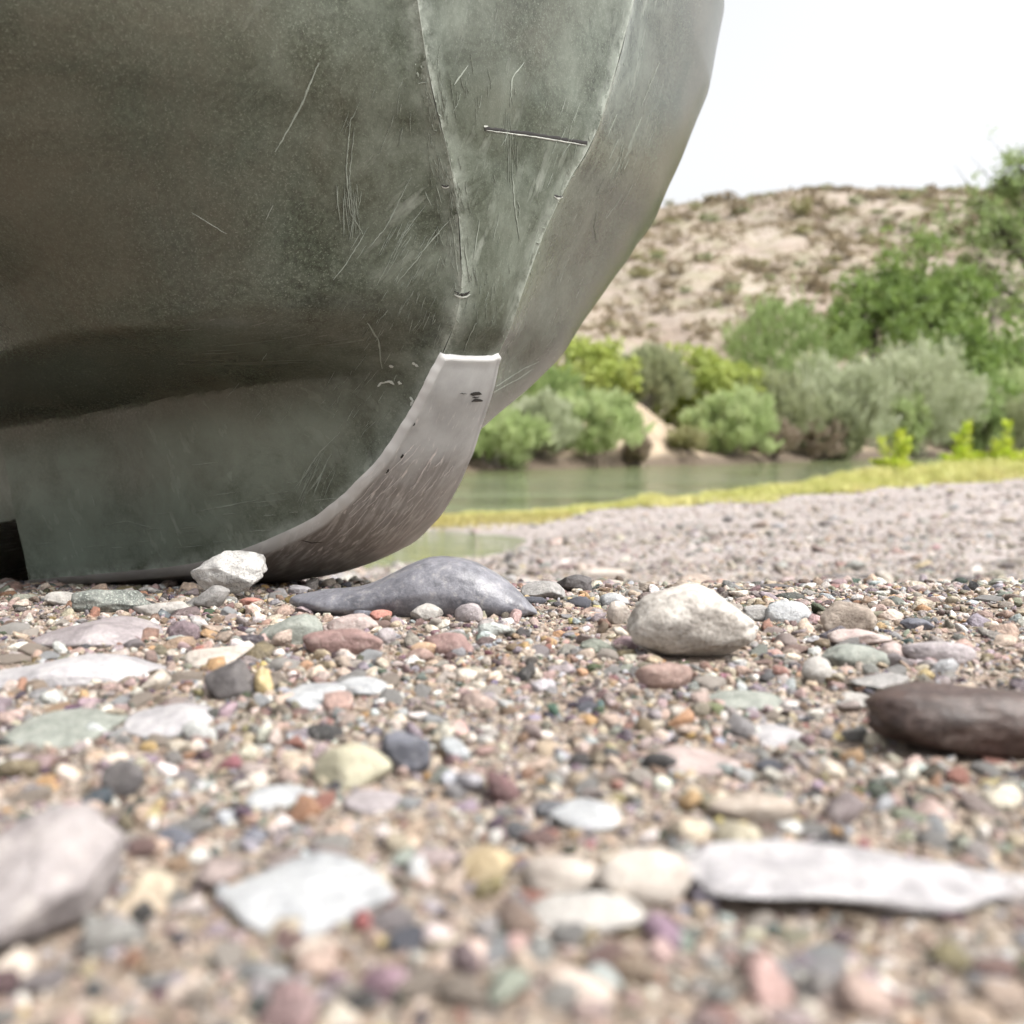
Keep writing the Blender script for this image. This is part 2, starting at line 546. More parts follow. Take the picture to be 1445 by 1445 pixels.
# ------------------------------------------------------------------ keel guard and scratches
def guard_material():
    t = NT('pale_grey_keel_guard')
    c = t.coord('Object')
    al, ac = t.attr('along'), t.attr('across')
    cmb = t.n.new('ShaderNodeCombineXYZ'); t.l.new(al, cmb.inputs[0]); t.l.new(ac, cmb.inputs[1])
    mp = t.n.new('ShaderNodeMapping'); t.l.new(cmb.outputs[0], mp.inputs[0])
    mp.inputs['Scale'].default_value = (16, 260, 1); mp.inputs['Rotation'].default_value = (0, 0, .12)
    st = t.noise(mp.outputs[0], 1.0, 4, .7)
    mp2 = t.n.new('ShaderNodeMapping'); t.l.new(cmb.outputs[0], mp2.inputs[0])
    mp2.inputs['Scale'].default_value = (30, 330, 1); mp2.inputs['Rotation'].default_value = (0, 0, -.5)
    st2 = t.noise(mp2.outputs[0], 1.0, 3, .7)
    blot = t.noise(c, 30, 5, .65)
    base = t.ramp(blot, [(.3, (.27, .272, .268)), (.7, (.375, .378, .372))])
    # dirt plus painted underside shade and reflection on the dragging part, broken up by pale scratches
    low = t.math('SUBTRACT', al, t.math('MULTIPLY', t.math('SUBTRACT', blot, .5), .20))
    grime_shade = t.ramp(low, [(.13, 0), (.22, .5), (.33, .9)])
    gcol = t.mix(t.ramp(st, [(.47, 0), (.62, 1)]), (.145, .128, .115), (.34, .32, .305))
    gcol = t.mix(t.ramp(st2, [(.60, 0), (.72, .45)]), gcol, (.48, .44, .42))
    col = t.mix(grime_shade, base, gcol)
    col = t.mix(t.math('MULTIPLY', t.ramp(st2, [(.60, 0), (.70, .7)]), t.ramp(al, [(.05, 0), (.12, 1)])), col, (.62, .58, .56))
    rim = t.attr('rim')
    col = t.mix(t.math('MULTIPLY', rim, .55), col, (.56, .555, .54))
    t.P(Base_Color=col, Roughness=.30, IOR=1.48)
    t.bump(t.math('ADD', t.math('MULTIPLY', st, .5), blot), .2, .0012)
    return t.m
M_GUARD = guard_material()

def build_guard():
    inv = -Vector(KAYAK.location)
    s0, s1 = s_of_z(.1585), SMAX
    ns, nq = 260, 31
    vs, al, ac, rim = [], [], [], []
    for i in range(ns):
        f = i / (ns - 1)
        s = s0 + (s1 - s0) * f
        u, z, w, c = stem(s)
        a, b = stem(max(0, s - .003)), stem(min(SMAX, s + .003))
        du, dz = b[0] - a[0], b[1] - a[1]
        L = math.hypot(du, dz) or 1
        nu, nz = dz / L, -du / L
        ext = .0040 * sm(-.02, .03, f) + .0012 * noise.noise(Vector((s * 45, 0, 0))) + .0006 * noise.noise(Vector((s * 160, 3, 0)))
        for j in range(nq):
            q = -1 + 2 * j / (nq - 1)
            # rows 0 and last fold down onto the hull
            lip = 1.0 if 0 < j < nq - 1 else 0.0
            thick = .0030 * lip - .0012 * (1 - lip)
            if i == 0: thick = -.0012
            edge = max(0.0, abs(q) - .80) / .20
            bead = .0010 * (sm(.25, .7, edge) - sm(.85, 1.0, edge)) + .0004 * (1 - sm(0, .02, f))
            k = c * (1 - q * q) + thick + (bead if lip else 0) + .00035 * noise.noise(Vector((s * 60, q * 3, 5)))
            qq = q * (1 + ext / w * (1 if q > 0 else .3))
            top = .0018 * noise.noise(Vector((q * 4, 8, 1))) + .0015 * q
            vs.append(kp(u + nu * k + du / L * top * (1 - sm(0, .05, f)), qq * w, z + nz * k + dz / L * top * (1 - sm(0, .05, f))) + inv)
            al.append(f); ac.append(q * w); rim.append(max(sm(.35, .85, edge) * 1.5 if q > 0 else sm(.55, .9, edge) * .7, .75 * (1 - sm(.002, .014, f))))
    fs = grid_faces(ns, nq, True)
    me = mesh('keel_guard', vs, fs)
    for nm, dat in (('along', al), ('across', ac), ('rim', rim)):
        me.attributes.new(nm, 'FLOAT', 'POINT').data.foreach_set('value', dat)
    g = link('keel_guard', me, M_GUARD, KAYAK)
    g['label'] = 'pale grey plastic keel guard strip, scratched and dirty at its foot'
    return g
GUARD = build_guard()

def flat_mat(name, col, rough=.6):
    t = NT(name)
    c = t.coord('Object')
    t.P(Base_Color=t.mix(t.noise(c, 900, 2), tuple(x * .75 for x in col), tuple(min(1, x * 1.2) for x in col)), Roughness=rough)
    return t.m
M_SCR = flat_mat('pale_scratch', (.235, .262, .222), .6)
M_SCRW = flat_mat('white_scratch', (.44, .46, .42), .6)
M_DARK = flat_mat('dark_mark', (.016, .015, .014), .5)
M_GSCR = flat_mat('guard_scratch', (.62, .58, .56), .5)

def bvh_of(o):
    me = o.data
    return BVHTree.FromPolygons([o.parent.location + v.co for v in me.vertices], [tuple(p.vertices) for p in me.polygons])
BV_H, BV_G = bvh_of(HULL), bvh_of(GUARD)
def cast(bv, x, y):
    r = ray(x, y).normalized()
    h, n, i, d = bv.ray_cast(CAM, r)
    if h is None: return None, None
    if n.dot(r) > 0: n = -n
    return h, n
RS = random.Random(5)
def ribbon(acc, pts, wid, bv=None, taper=True, lift=.00025, jit=.6, n=None):
    """a raised thin line laid on the surface along photograph pixels"""
    bv = bv or BV_H
    P = [Vector((a, b, 0)) for a, b in pts]
    L = sum((q - p).length for p, q in zip(P[:-1], P[1:]))
    n = n or max(4, int(L / 5))
    out = []
    ss = [0]
    for p, q in zip(P[:-1], P[1:]): ss.append(ss[-1] + (q - p).length)
    for i in range(n + 1):
        d = L * i / n
        k = max(j for j in range(len(ss)) if ss[j] <= d + 1e-6)
        k = min(k, len(P) - 2)
        q = P[k].lerp(P[k + 1], (d - ss[k]) / (ss[k + 1] - ss[k]))
        q += Vector((RS.uniform(-jit, jit), RS.uniform(-jit, jit), 0))
        h, nn = cast(bv, q.x, q.y)
        if h is None: continue
        out.append((h + nn * lift, nn))
    if len(out) < 2: return
    base = len(acc[0])
    for i, (h, nn) in enumerate(out):
        t = (out[min(i + 1, len(out) - 1)][0] - out[max(i - 1, 0)][0])
        b = nn.cross(t).normalized()
        f = i / (len(out) - 1)
        ww = wid * (RS.uniform(.6, 1.3)) * ((math.sin(math.pi * min(1, max(0, .06 + .88 * f))) ** .6) if taper else 1) / 2
        acc[0].append(h + b * ww - Vector(KAYAK.location)); acc[0].append(h + nn * .00025 - Vector(KAYAK.location)); acc[0].append(h - b * ww - Vector(KAYAK.location))
    for i in range(len(out) - 1):
        a = base + 3 * i
        acc[1].append((a, a + 1, a + 4, a + 3)); acc[1].append((a + 1, a + 2, a + 5, a + 4))
def put(name, acc, mat, label=None, parent=None):
    if not acc[1]: return
    o = link(name, mesh(name, acc[0], acc[1]), mat, parent or HULL)
    if label: o['label'] = label
    return o
def scratch(pts, wid, mat=None, bv=None, name='scratch', **k):
    a = ([], []); ribbon(a, pts, wid, bv, **k); return put(name, a, mat or M_SCR, None, GUARD if bv is BV_G else HULL)

def build_scratches():
    # the straight moulded groove across the stem facet
    scratch([(684, 181), (755, 190), (828, 202)], .0022, M_DARK, name='groove', taper=False, jit=.2)
    scratch([(686, 184), (755, 193), (826, 205)], .0009, M_SCRW, jit=.3)
    scratch([(682, 179), (688, 178)], .0012, M_SCRW)
    # long single scratches
    for pts, w in [([(450, 88), (425, 150), (388, 215)], .0010), ([(495, 165), (488, 240), (494, 300), (512, 330)], .0008), ([(500, 180), (492, 260), (500, 320)], .0006),
                   ([(635, 310), (600, 350), (586, 365)], .0008), ([(618, 320), (592, 362), (560, 400)], .0006), ([(580, 250), (545, 320), (520, 350)], .0006),
                   ([(520, 320), (490, 370), (470, 395)], .0006), ([(722, 230), (726, 290), (733, 340)], .0009), ([(729, 283), (734, 292), (731, 305)], .0006),
                   ([(677, 310), (670, 350), (668, 366)], .0008), ([(640, 330), (644, 370), (647, 390)], .0011), ([(655, 345), (660, 380), (664, 392)], .0009),
                   ([(672, 455), (662, 475), (655, 495)], .0009), ([(518, 455), (534, 480), (539, 520)], .0011), ([(600, 290), (570, 330), (552, 372)], .0005),
                   ([(880, 210), (872, 238), (868, 250)], .0010), ([(905, 165), (885, 210)], .0008), ([(842, 300), (838, 322), (842, 340)], .0006),
                   ([(700, 545), (735, 522), (760, 510)], .0008), ([(697, 553), (730, 535), (752, 520)], .0006), ([(930, 88), (905, 150)], .0006),
                   ([(740, 88), (722, 110), (720, 150)], .0010), ([(660, 92), (640, 120)], .0010), ([(590, 118), (605, 116)], .0007),
                   ([(468, 640), (450, 675), (440, 690)], .0009), ([(480, 610), (450, 640), (430, 670), (418, 695)], .0008), ([(458, 660), (442, 700)], .0005),
                   ([(275, 722), (330, 712), (365, 705)], .0006), ([(150, 740), (180, 735), (215, 745)], .0005), ([(130, 698), (134, 714)], .0009),
                   ([(270, 300), (320, 330)], .0005), ([(385, 290), (375, 310)], .0005), ([(705, 300), (695, 340)], .0005)]:
        scratch(pts, w)
    # gouges with curled lips on the stem edges
    for (x, y, r) in [(652, 412, 11), (628, 262, 5), (788, 276, 6)]:
        pts = [(x - r, y - 1), (x - r * .3, y + r * .35), (x + r * .5, y + r * .3), (x + r, y - r * .1)]
        scratch(pts, .0016, M_DARK, name='gouge', jit=.5)
        scratch([(a, b + r * .35) for a, b in pts], .0012, M_SCRW, jit=.8)
    # chips by the guard's edge
    for pts in [[(540, 541), (550, 537), (556, 543)], [(533, 545), (540, 540)], [(562, 539), (567, 542)], [(578, 560), (584, 566), (579, 572)], [(549, 515), (555, 517)], [(582, 512), (590, 517)]]:
        scratch(pts, .0020, M_SCRW, name='chip', jit=.8)
    # fuzzy scuffs: bundles of hairlines
    acc = ([], [])
    for (x, y, dx, dy, n, sx, sy, l) in [(495, 270, .05, 1, 26, 16, 30, 60), (560, 330, -.6, 1, 22, 40, 50, 40), (445, 655, -.5, 1, 20, 25, 25, 50), (620, 250, .2, 1, 16, 12, 60, 30),
                                         (720, 170, -.02, 1, 14, 8, 60, 60), (660, 300, .1, 1, 20, 40, 100, 25), (590, 430, -.4, 1, 16, 40, 40, 25), (520, 560, -.7, 1, 18, 60, 50, 25), (360, 700, 1, -.1, 14, 100, 40, 40),
                                         (800, 180, -.3, 1, 16, 40, 70, 30), (560, 150, -.3, 1, 12, 60, 40, 40), (420, 560, -.6, 1, 14, 90, 60, 25), (880, 220, -.45, 1, 12, 30, 60, 35), (200, 760, 1, -.08, 14, 130, 30, 40), (620, 470, -.3, 1, 14, 14, 30, 18), (610, 170, .15, 1, 40, 14, 90, 22), (640, 300, .1, 1, 40, 12, 90, 18), (650, 120, .05, 1, 30, 60, 60, 30), (600, 380, -.5, 1, 30, 40, 60, 22), (690, 400, -.2, 1, 24, 30, 60, 18), (540, 460, -.6, 1, 26, 50, 50, 20)]:
        for _ in range(n):
            a, b = x + RS.gauss(0, sx * .5), y + RS.gauss(0, sy * .5)
            L = l * RS.uniform(.3, 1)
            ex = RS.gauss(0, .10)
            ribbon(acc, [(a, b), (a + (dx + ex) * L * .5, b + dy * L * .5), (a + (dx + ex * 1.4) * L, b + dy * L)], RS.uniform(.00022, .0005), jit=.4, n=6)
    o = put('scuff_marks', acc, M_SCR); o['kind'] = 'stuff'
    # burrs and flecks along both stem edges
    acc = ([], [])
    for edge in ([(585, 88), (612, 150), (628, 200), (640, 260), (648, 320), (652, 400), (640, 460)], [(880, 88), (830, 200), (770, 320), (735, 420), (708, 492)], [(575, 600), (520, 672), (440, 738), (372, 772), (300, 794)]):
        for (p, q) in zip(edge[:-1], edge[1:]):
            for _ in range(7):
                f = RS.random()
                x, y = p[0] + (q[0] - p[0]) * f + RS.gauss(0, 3.5), p[1] + (q[1] - p[1]) * f
                L = RS.uniform(3, 12)
                ribbon(acc, [(x, y), (x + (q[0] - p[0]) * .01 * L * .3 + RS.gauss(0, 2), y + RS.uniform(-1, 1) * L)], RS.uniform(.0004, .0012), jit=.5, n=4)
    o = put('burrs', acc, M_SCR); o['kind'] = 'stuff'
    # marks on the guard
    for pts, w in [([(664, 556), (672, 555), (679, 556)], .0028), ([(665, 566), (672, 564), (680, 566)], .0024), ([(666, 561), (676, 560)], .0012), ([(649, 555), (658, 555)], .0008),
                   ([(568, 641), (566, 646)], .0020), ([(549, 662), (545, 668)], .0014), ([(425, 762), (440, 766), (455, 765)], .0010), ([(585, 596), (583, 601)], .0012)]:
        scratch(pts, w, M_DARK, BV_G, 'smudge', taper=True, lift=.0003)
    acc = ([], [])
    for _ in range(34):
        f = RS.random()
        x, y = 520 + 120 * RS.random() - 90 * max(0, f - .5), 620 + 130 * f
        L = RS.uniform(12, 60)
        ribbon(acc, [(x, y), (x - L * .35, y + L * .45), (x - L * .75, y + L * .8)], RS.uniform(.00025, .0007), BV_G, lift=.0003, jit=.5, n=8)
    for pts in [[(616, 634), (595, 668), (582, 690)], [(612, 640), (590, 675)], [(618, 632), (606, 655)]]:
        ribbon(acc, pts, .0009, BV_G, lift=.0003)
    o = put('guard_scratches', acc, M_GSCR, None, GUARD); o['kind'] = 'stuff'
build_scratches()
#@@KAYAK_END

# ------------------------------------------------------------------ hill
RIDGE = [(-2200, 560), (-600, 470), (0, 400), (300, 360), (600, 328), (800, 309), (935, 296), (1000, 287), (1060, 285), (1100, 278), (1200, 274), (1280, 273), (1360, 272), (1500, 275), (1800, 300), (2300, 350), (3600, 470), (6000, 590)]
def hill_h(x, y):
    px = 722.5 + F_PX * x / max(y, 1)
    crest_y = 150.0
    Hc = (HORIZON - lerp_table(RIDGE, px)) / F_PX * crest_y
    s = (y - 42) / (crest_y - 42)
    if s < 0: z = .6 + 2.0 * s
    elif s <= 1: z = .6 + (Hc - .6) * (s ** 1.12 * (1 - .12 * s) / .88)
    else: z = Hc - (s - 1) * 14
    k = sm(0, .12, s) * (1 - .75 * sm(.85, 1.0, s))
    n = 2.3 * noise.noise(Vector((x * .035, y * .03, 1.0))) + 1.1 * noise.noise(Vector((x * .09, y * .08, 4.0))) + .45 * noise.noise(Vector((x * .27, y * .27, 8.0)))
    g = abs(noise.noise(Vector((x * .05 + y * .02, y * .012, 12.0))))
    return z + k * (.62 * n - .9 * (1 - min(1, g * 4))) - 5 * (1 - sm(5, 15, far_e(x, y)))
def build_hill():
    t = NT('dry_hillside')
    c = t.coord('Object')
    a = t.noise(c, .10, 5, .65)
    b = t.noise(c, .75, 5, .72)
    col = t.ramp(a, [(.3, (.235, .165, .125)), (.43, (.34, .27, .215)), (.58, (.42, .355, .30)), (.72, (.33, .28, .20))])
    col = t.mix(t.ramp(b, [(.44, 0), (.66, .6)]), col, (.225, .175, .145))
    col = t.mix(t.ramp(t.noise(c, .33, 5, .7), [(.46, 0), (.60, .7)]), col, (.265, .245, .155))
    col = t.mix(t.ramp(t.noise(c, 1.7, 3, .7), [(.56, 0), (.68, .32)]), col, (.52, .46, .40))
    col = t.mix(t.ramp(t.noise(c, 1.3, 3, .7, 0, 0), [(.30, .45), (.40, 0)]), col, (.15, .115, .10))
    t.P(Base_Color=col, Roughness=.95)
    t.bump(b, 1.0, 1.2)
    xs_t = np.concatenate([np.linspace(-1.6, -.1, 60)[:-1], np.linspace(-.1, .62, 260), np.linspace(.62, 1.9, 50)[1:]])
    ys = np.concatenate([np.linspace(36, 158, 170), np.linspace(164, 330, 12)])
    vs = []
    for y in ys:
        for k in xs_t:
            x = k * y
            vs.append((x, y, hill_h(x, y)))
    o = link('hill', mesh('hill', vs, grid_faces(len(ys), len(xs_t), False)), t.m)
    tag(o, 'dry tan desert hill dotted with scrub', None, None, 'structure')
build_hill()

# ------------------------------------------------------------------ foliage
def leaf_material(name, c1, c2, c3=None, trans=.42):
    t = NT(name)
    c = t.coord('Object')
    g = t.n.new('ShaderNodeNewGeometry')
    r = g.outputs['Random Per Island']
    oi = t.n.new('ShaderNodeObjectInfo').outputs['Random']
    col = t.mix(r, c1, c2)
    col = t.mix(t.ramp(t.noise(c, 1.6, 2), [(.42, 0), (.65, .7)]), col, c3 or c2)
    col = t.mix(t.math('MULTIPLY', oi, .25), col, c1)
    t.P(Base_Color=col, Roughness=.6)
    tr = t.n.new('ShaderNodeBsdfTranslucent')
    t.l.new(col, tr.inputs[0])
    mx = t.n.new('ShaderNodeMixShader')
    mx.inputs[0].default_value = trans
    t.l.new(t.p.outputs[0], mx.inputs[1]); t.l.new(tr.outputs[0], mx.inputs[2]); t.l.new(mx.outputs[0], t.out.inputs[0])
    return t.m
def bark_material(name, c1, c2):
    t = NT(name)
    c = t.coord('Object', (6, 6, 1.5))
    t.P(Base_Color=t.ramp(t.noise(c, 3, 5), [(.3, c1), (.7, c2)]), Roughness=.9)
    t.bump(t.noise(c, 9, 4), .6, .02)
    return t.m
LEAF = {
 'silver': leaf_material('silver_green_leaves', (0.331, 0.370, 0.228), (0.500, 0.532, 0.358), (0.584, 0.611, 0.454)),
 'grey': leaf_material('grey_green_leaves', (0.221, 0.247, 0.130), (0.363, 0.390, 0.221), (0.429, 0.442, 0.286)),
 'bright': leaf_material('yellow_green_leaves', (.235, .290, .060), (.40, .47, .115), (.52, .56, .18), .4),
 'mid': leaf_material('mid_green_leaves', (0.186, 0.261, 0.087), (0.310, 0.404, 0.155), (0.398, 0.479, 0.223)),
 'green': leaf_material('deep_green_leaves', (0.096, 0.158, 0.034), (0.209, 0.311, 0.079), (0.305, 0.401, 0.124)),
 'pale': leaf_material('pale_green_leaves', (0.306, 0.390, 0.162), (0.474, 0.559, 0.267), (0.572, 0.623, 0.363)),
 'dry': leaf_material('dry_scrub_leaves', (0.215, 0.175, 0.113), (0.339, 0.282, 0.186), (0.384, 0.316, 0.226), .2),
 'olive': leaf_material('olive_scrub_leaves', (0.237, 0.232, 0.107), (0.384, 0.367, 0.186), (0.452, 0.418, 0.249), .2),
 'sprout': leaf_material('fresh_sprout_leaves', (0.404, 0.538, 0.038), (0.538, 0.578, 0.087), (0.576, 0.578, 0.154), .45),
 'grass': leaf_material('shore_grass_blades', (0.384, 0.407, 0.113), (0.565, 0.542, 0.203), (0.633, 0.565, 0.271), .35),
 'ochre': leaf_material('ochre_grass_blades', (.36, .31, .10), (.50, .44, .17), (.46, .44, .20), .35),
 'twig': leaf_material('dead_grey_brown_twigs', (.23, .175, .13), (.36, .29, .225), (.42, .35, .28), .2)}
BARK = bark_material('dark_bark', (.030, .024, .020), (.085, .068, .056))
BARK_G = bark_material('grey_bark', (.10, .085, .075), (.20, .17, .15))

def tube(vs, fs, path, n=6):
    """path: (point, radius) list"""
    base = len(vs)
    for i, (p, r) in enumerate(path):
        t = (path[min(i + 1, len(path) - 1)][0] - path[max(i - 1, 0)][0]).normalized()
        a = t.orthogonal().normalized(); b = t.cross(a)
        for k in range(n):
            q = 2 * math.pi * k / n
            vs.append(p + (a * math.cos(q) + b * math.sin(q)) * r)
    for i in range(len(path) - 1):
        for k in range(n):
            a0 = base + i * n + k; a1 = base + i * n + (k + 1) % n
            fs.append((a0, a1, a1 + n, a0 + n))
def leaf(vs, fs, p, d, L, w, rnd):
    """one leaf: folded diamond"""
    d = d.normalized()
    s = d.cross(Vector((rnd.gauss(0, 1), rnd.gauss(0, 1), rnd.gauss(0, 1)))).normalized()
    u = s.cross(d) * w * .3
    b = len(vs)
    vs += [p, p + d * L * .45 + s * w + u, p + d * L, p + d * L * .45 - s * w + u]
    fs += [(b, b + 1, b + 2), (b, b + 2, b + 3)]
def rv(rnd):
    while True:
        v = Vector((rnd.uniform(-1, 1), rnd.uniform(-1, 1), rnd.uniform(-1, 1)))
        if .01 < v.length < 1: return v.normalized()

def shrub_mesh(seed, W, H, n_clump, per, ls, style, low=.08):
    """multi-stemmed bush: stems fan out, leaf clumps sit in an uneven dome"""
    rnd = random.Random(seed)
    sv, sf, lv, lf = [], [], [], []
    off = Vector((rnd.uniform(0, 90), rnd.uniform(0, 90), rnd.uniform(0, 90)))
    cl = []
    for _ in range(n_clump):
        v = rv(rnd)
        R = (1 + .42 * noise.noise(v * 1.7 + off) + .22 * noise.noise(v * 4 + off)) * (.45 + .55 * rnd.random() ** .6)
        p = Vector((v.x * R * W * .5, v.y * R * W * .42, (.50 + v.z * R * (.50 if v.z > 0 else .46)) * H))
        p.z = max(low * H, min(p.z, H * rnd.uniform(.93, 1.06)))
        cl.append(p)
    for p in cl:
        out = Vector((p.x, p.y, p.z * .8 + .1 * H)).normalized()
        if style == 'feather' and rnd.random() < .35:      # long sprays that break the outline
            tip = p + (out + Vector((rnd.gauss(0, .35), rnd.gauss(0, .35), .45))).normalized() * H * rnd.uniform(.12, .30)
            for j in range(12):
                q = p.lerp(tip, rnd.uniform(.1, 1))
                leaf(lv, lf, q, (tip - p).normalized() + rv(rnd) * .6, ls * rnd.uniform(1, 1.9), ls * .2, rnd)
        for _ in range(per):
            q = p + rv(rnd) * rnd.random() ** .5 * W * .085
            if style == 'feather':
                d = (out * .8 + Vector((0, 0, .55)) + rv(rnd) * .55)
                leaf(lv, lf, q, d, ls * rnd.uniform(1.3, 2.6), ls * .22, rnd)
            else:
                d = rv(rnd) + out * .4
                leaf(lv, lf, q, d, ls * rnd.uniform(.8, 1.5), ls * .45, rnd)
    for k in range(9):
        e = rnd.choice(cl)
        m = Vector((e.x * .45 + rnd.gauss(0, .04) * W, e.y * .45, e.z * .55))
        r = .010 * W + .006
        tube(sv, sf, [(Vector((rnd.gauss(0, .05) * W, rnd.gauss(0, .05) * W, -.06 * H)), r), (m * .5, r * .85), (m, r * .7), (e, r * .25)], 5)
    return mesh('foliage', lv, lf, False), mesh('stems', sv, sf)

def put_shrub(name, label, cat, meshes, loc, leafmat, bark, rz=0.0, sc=(1, 1, 1), group=None):
    r = empty(name, loc, rz)
    r.scale = sc
    tag(r, label, cat, group)
    link('foliage', meshes[0], leafmat, r)
    link('stems', meshes[1], bark, r)
    return r

def shore_y(px):
    k = (px - 722.5) / F_PX
    return 20.9 / (1 - k) if k > -.04 else 20.9 / (1 - k)
# (x0, x1, ytop, ybase, metres behind the waterline, style, leaf, label)
SHRUBS = [
 (640, 745, 588, 668, .5, 'feather', 'pale', 'low pale green willow shrub on the far bank right beside the kayak'),
 (725, 800, 570, 664, .9, 'feather', 'silver', 'grey green shrub left of the bare earth on the far bank'),
 (790, 885, 568, 660, .8, 'feather', 'pale', 'pale green rounded shrub leaning over the bare earth bank'),
 (770, 885, 484, 590, 4.5, 'broad', 'bright', 'vivid yellow green bush highest on the far bank next to the kayak'),
 (868, 955, 500, 612, 3.8, 'feather', 'grey', 'dull grey green shrub between the two vivid yellow green bushes'),
 (935, 1070, 503, 604, 3.6, 'broad', 'bright', 'vivid yellow green bush above the small round shrub on the far bank'),
 (985, 1080, 562, 648, 1.0, 'feather', 'pale', 'small round light green shrub at the water beside dead brown brush'),
 (1040, 1170, 442, 630, 5.5, 'feather', 'mid', 'tall soft green tamarisk standing behind the silvery shrubs'),
 (1105, 1235, 516, 645, 1.6, 'feather', 'silver', 'big silvery shrub left of the largest one on the far bank'),
 (1210, 1358, 496, 640, 1.8, 'feather', 'silver', 'largest silvery green shrub on the far bank, feathery crown'),
 (1335, 1405, 545, 634, 1.5, 'broad', 'mid', 'small mid green bush right of the largest silvery shrub'),
 (1245, 1300, 555, 640, .6, 'broad', 'pale', 'small yellowish bush at the foot of the largest silvery shrub'),
 (1385, 1500, 532, 636, 1.6, 'feather', 'pale', 'pale feathery shrub at the right edge of the far bank'),
 (1395, 1480, 470, 560, 6.0, 'broad', 'green', 'bright green bush under the big tree at the right edge'),
 (1150, 1215, 560, 650, .4, 'feather', 'grey', 'low grey shrub hanging over the water below the silvery shrubs'),
 (1470, 1640, 520, 634, 1.5, 'feather', 'silver', 'silvery shrub just outside the right edge of the far bank'),
 (660, 800, 520, 640, 4.0, 'feather', 'mid', 'mid green shrub rising behind the kayak edge on the far bank'),
 (1030, 1130, 535, 640, 2.2, 'feather', 'grey', 'grey green shrub between the small round and the big silvery shrubs'),
 (1290, 1420, 530, 632, 4.0, 'broad', 'green', 'dark green undergrowth behind the largest silvery shrub'),
 (1330, 1470, 560, 640, 1.0, 'feather', 'grey', 'low grey green shrub by the water at the right edge'),
 (560, 660, 560, 668, 1.5, 'feather', 'pale', 'pale shrub hidden behind the kayak bow'),
]
def build_shrubs():
    for i, (x0, x1, yt, yb, back, style, lm, label) in enumerate(SHRUBS):
        px = (x0 + x1) / 2
        y = shore_y(px) + back * (1.2 if back > 2.5 else .75)
        x = (px - 722.5) / F_PX * y
        zb = ground_h(x, y)
        W = (x1 - x0) / F_PX * y * 1.25
        zt = CAM_Z + (HORIZON - yt) / F_PX * y
        H = max(.4, zt - zb)
        n = 150 if W < 3 else 210
        ms = shrub_mesh(100 + i, W, H * 1.04, n, 26, .11 + .014 * W, style, .0)
        put_shrub('shrub', label, 'shrub', ms, (x, y, zb - .03), LEAF[lm], BARK_G if style == 'feather' else BARK)
    # dead reddish brush at the waterline
    for i, (x0, x1, yt, yb, label) in enumerate([(1062, 1122, 596, 652, 'dead brown brush at the waterline right of the small round shrub'),
                                                 (948, 992, 612, 656, 'straw coloured dry brush on the earth bank left of the small round shrub'),
                                                 (884, 912, 618, 650, 'dry brown brush low on the bare earth bank'),
                                                 (1130, 1190, 596, 650, 'grey brown dead brush under the big silvery shrub')]):
        px = (x0 + x1) / 2; y = shore_y(px) + .25; x = (px - 722.5) / F_PX * y; zb = ground_h(x, y)
        W = (x1 - x0) / F_PX * y; H = CAM_Z + (HORIZON - yt) / F_PX * y - zb
        ms = shrub_mesh(300 + i, W * 1.1, H, 60, 14, .13, 'feather', .0)
        put_shrub('dead_brush', label, 'brush', ms, (x, y, zb - .03), LEAF['twig' if i != 1 else 'olive'], BARK)
build_shrubs()

def tree_meshes(seed, base, trunk, limbs, leaves, ls, spread):
    """trunk: list of points; limbs: list of point lists; leaf clumps at points of limbs' outer ends"""
    rnd = random.Random(seed)
    sv, sf, bv, bf, lv, lf = [], [], [], [], [], []
    n = len(trunk)
    tube(sv, sf, [(p - base, r) for p, r in trunk], 9)
    for pts, r0, dens in limbs:
        L = [Vector(p) - base for p in pts]
        # smooth and jitter
        path = []
        for a, b in zip(L[:-1], L[1:]):
            for k in range(4):
                path.append(a.lerp(b, k / 4) + rv(rnd) * (b - a).length * .035)
        path.append(L[-1])
        m = len(path)
        tube(bv, bf, [(p, r0 * (1 - .85 * i / (m - 1))) for i, p in enumerate(path)], 6)
        for i in range(int(m * .3), m):
            for _ in range(3):                          # side twigs
                tip = path[i] + Vector((rnd.gauss(0, 1), rnd.gauss(0, .8), rnd.gauss(.15, .7))) * spread
                mid = path[i].lerp(tip, .5) + rv(rnd) * spread * .15
                tube(bv, bf, [(path[i], r0 * .22), (mid, r0 * .15), (tip, r0 * .05)], 4)
                for _ in range(int(dens)):
                    c = path[i].lerp(tip, rnd.uniform(.35, 1.1)) + rv(rnd) * spread * .25
                    for _ in range(leaves):
                        q = c + rv(rnd) * rnd.random() ** .5 * spread * .42
                        leaf(lv, lf, q, rv(rnd) + Vector((0, 0, .2)), ls * rnd.uniform(.8, 1.6), ls * .42, rnd)
    return mesh('trunk', sv, sf), mesh('limbs', bv, bf), mesh('crown', lv, lf, False)

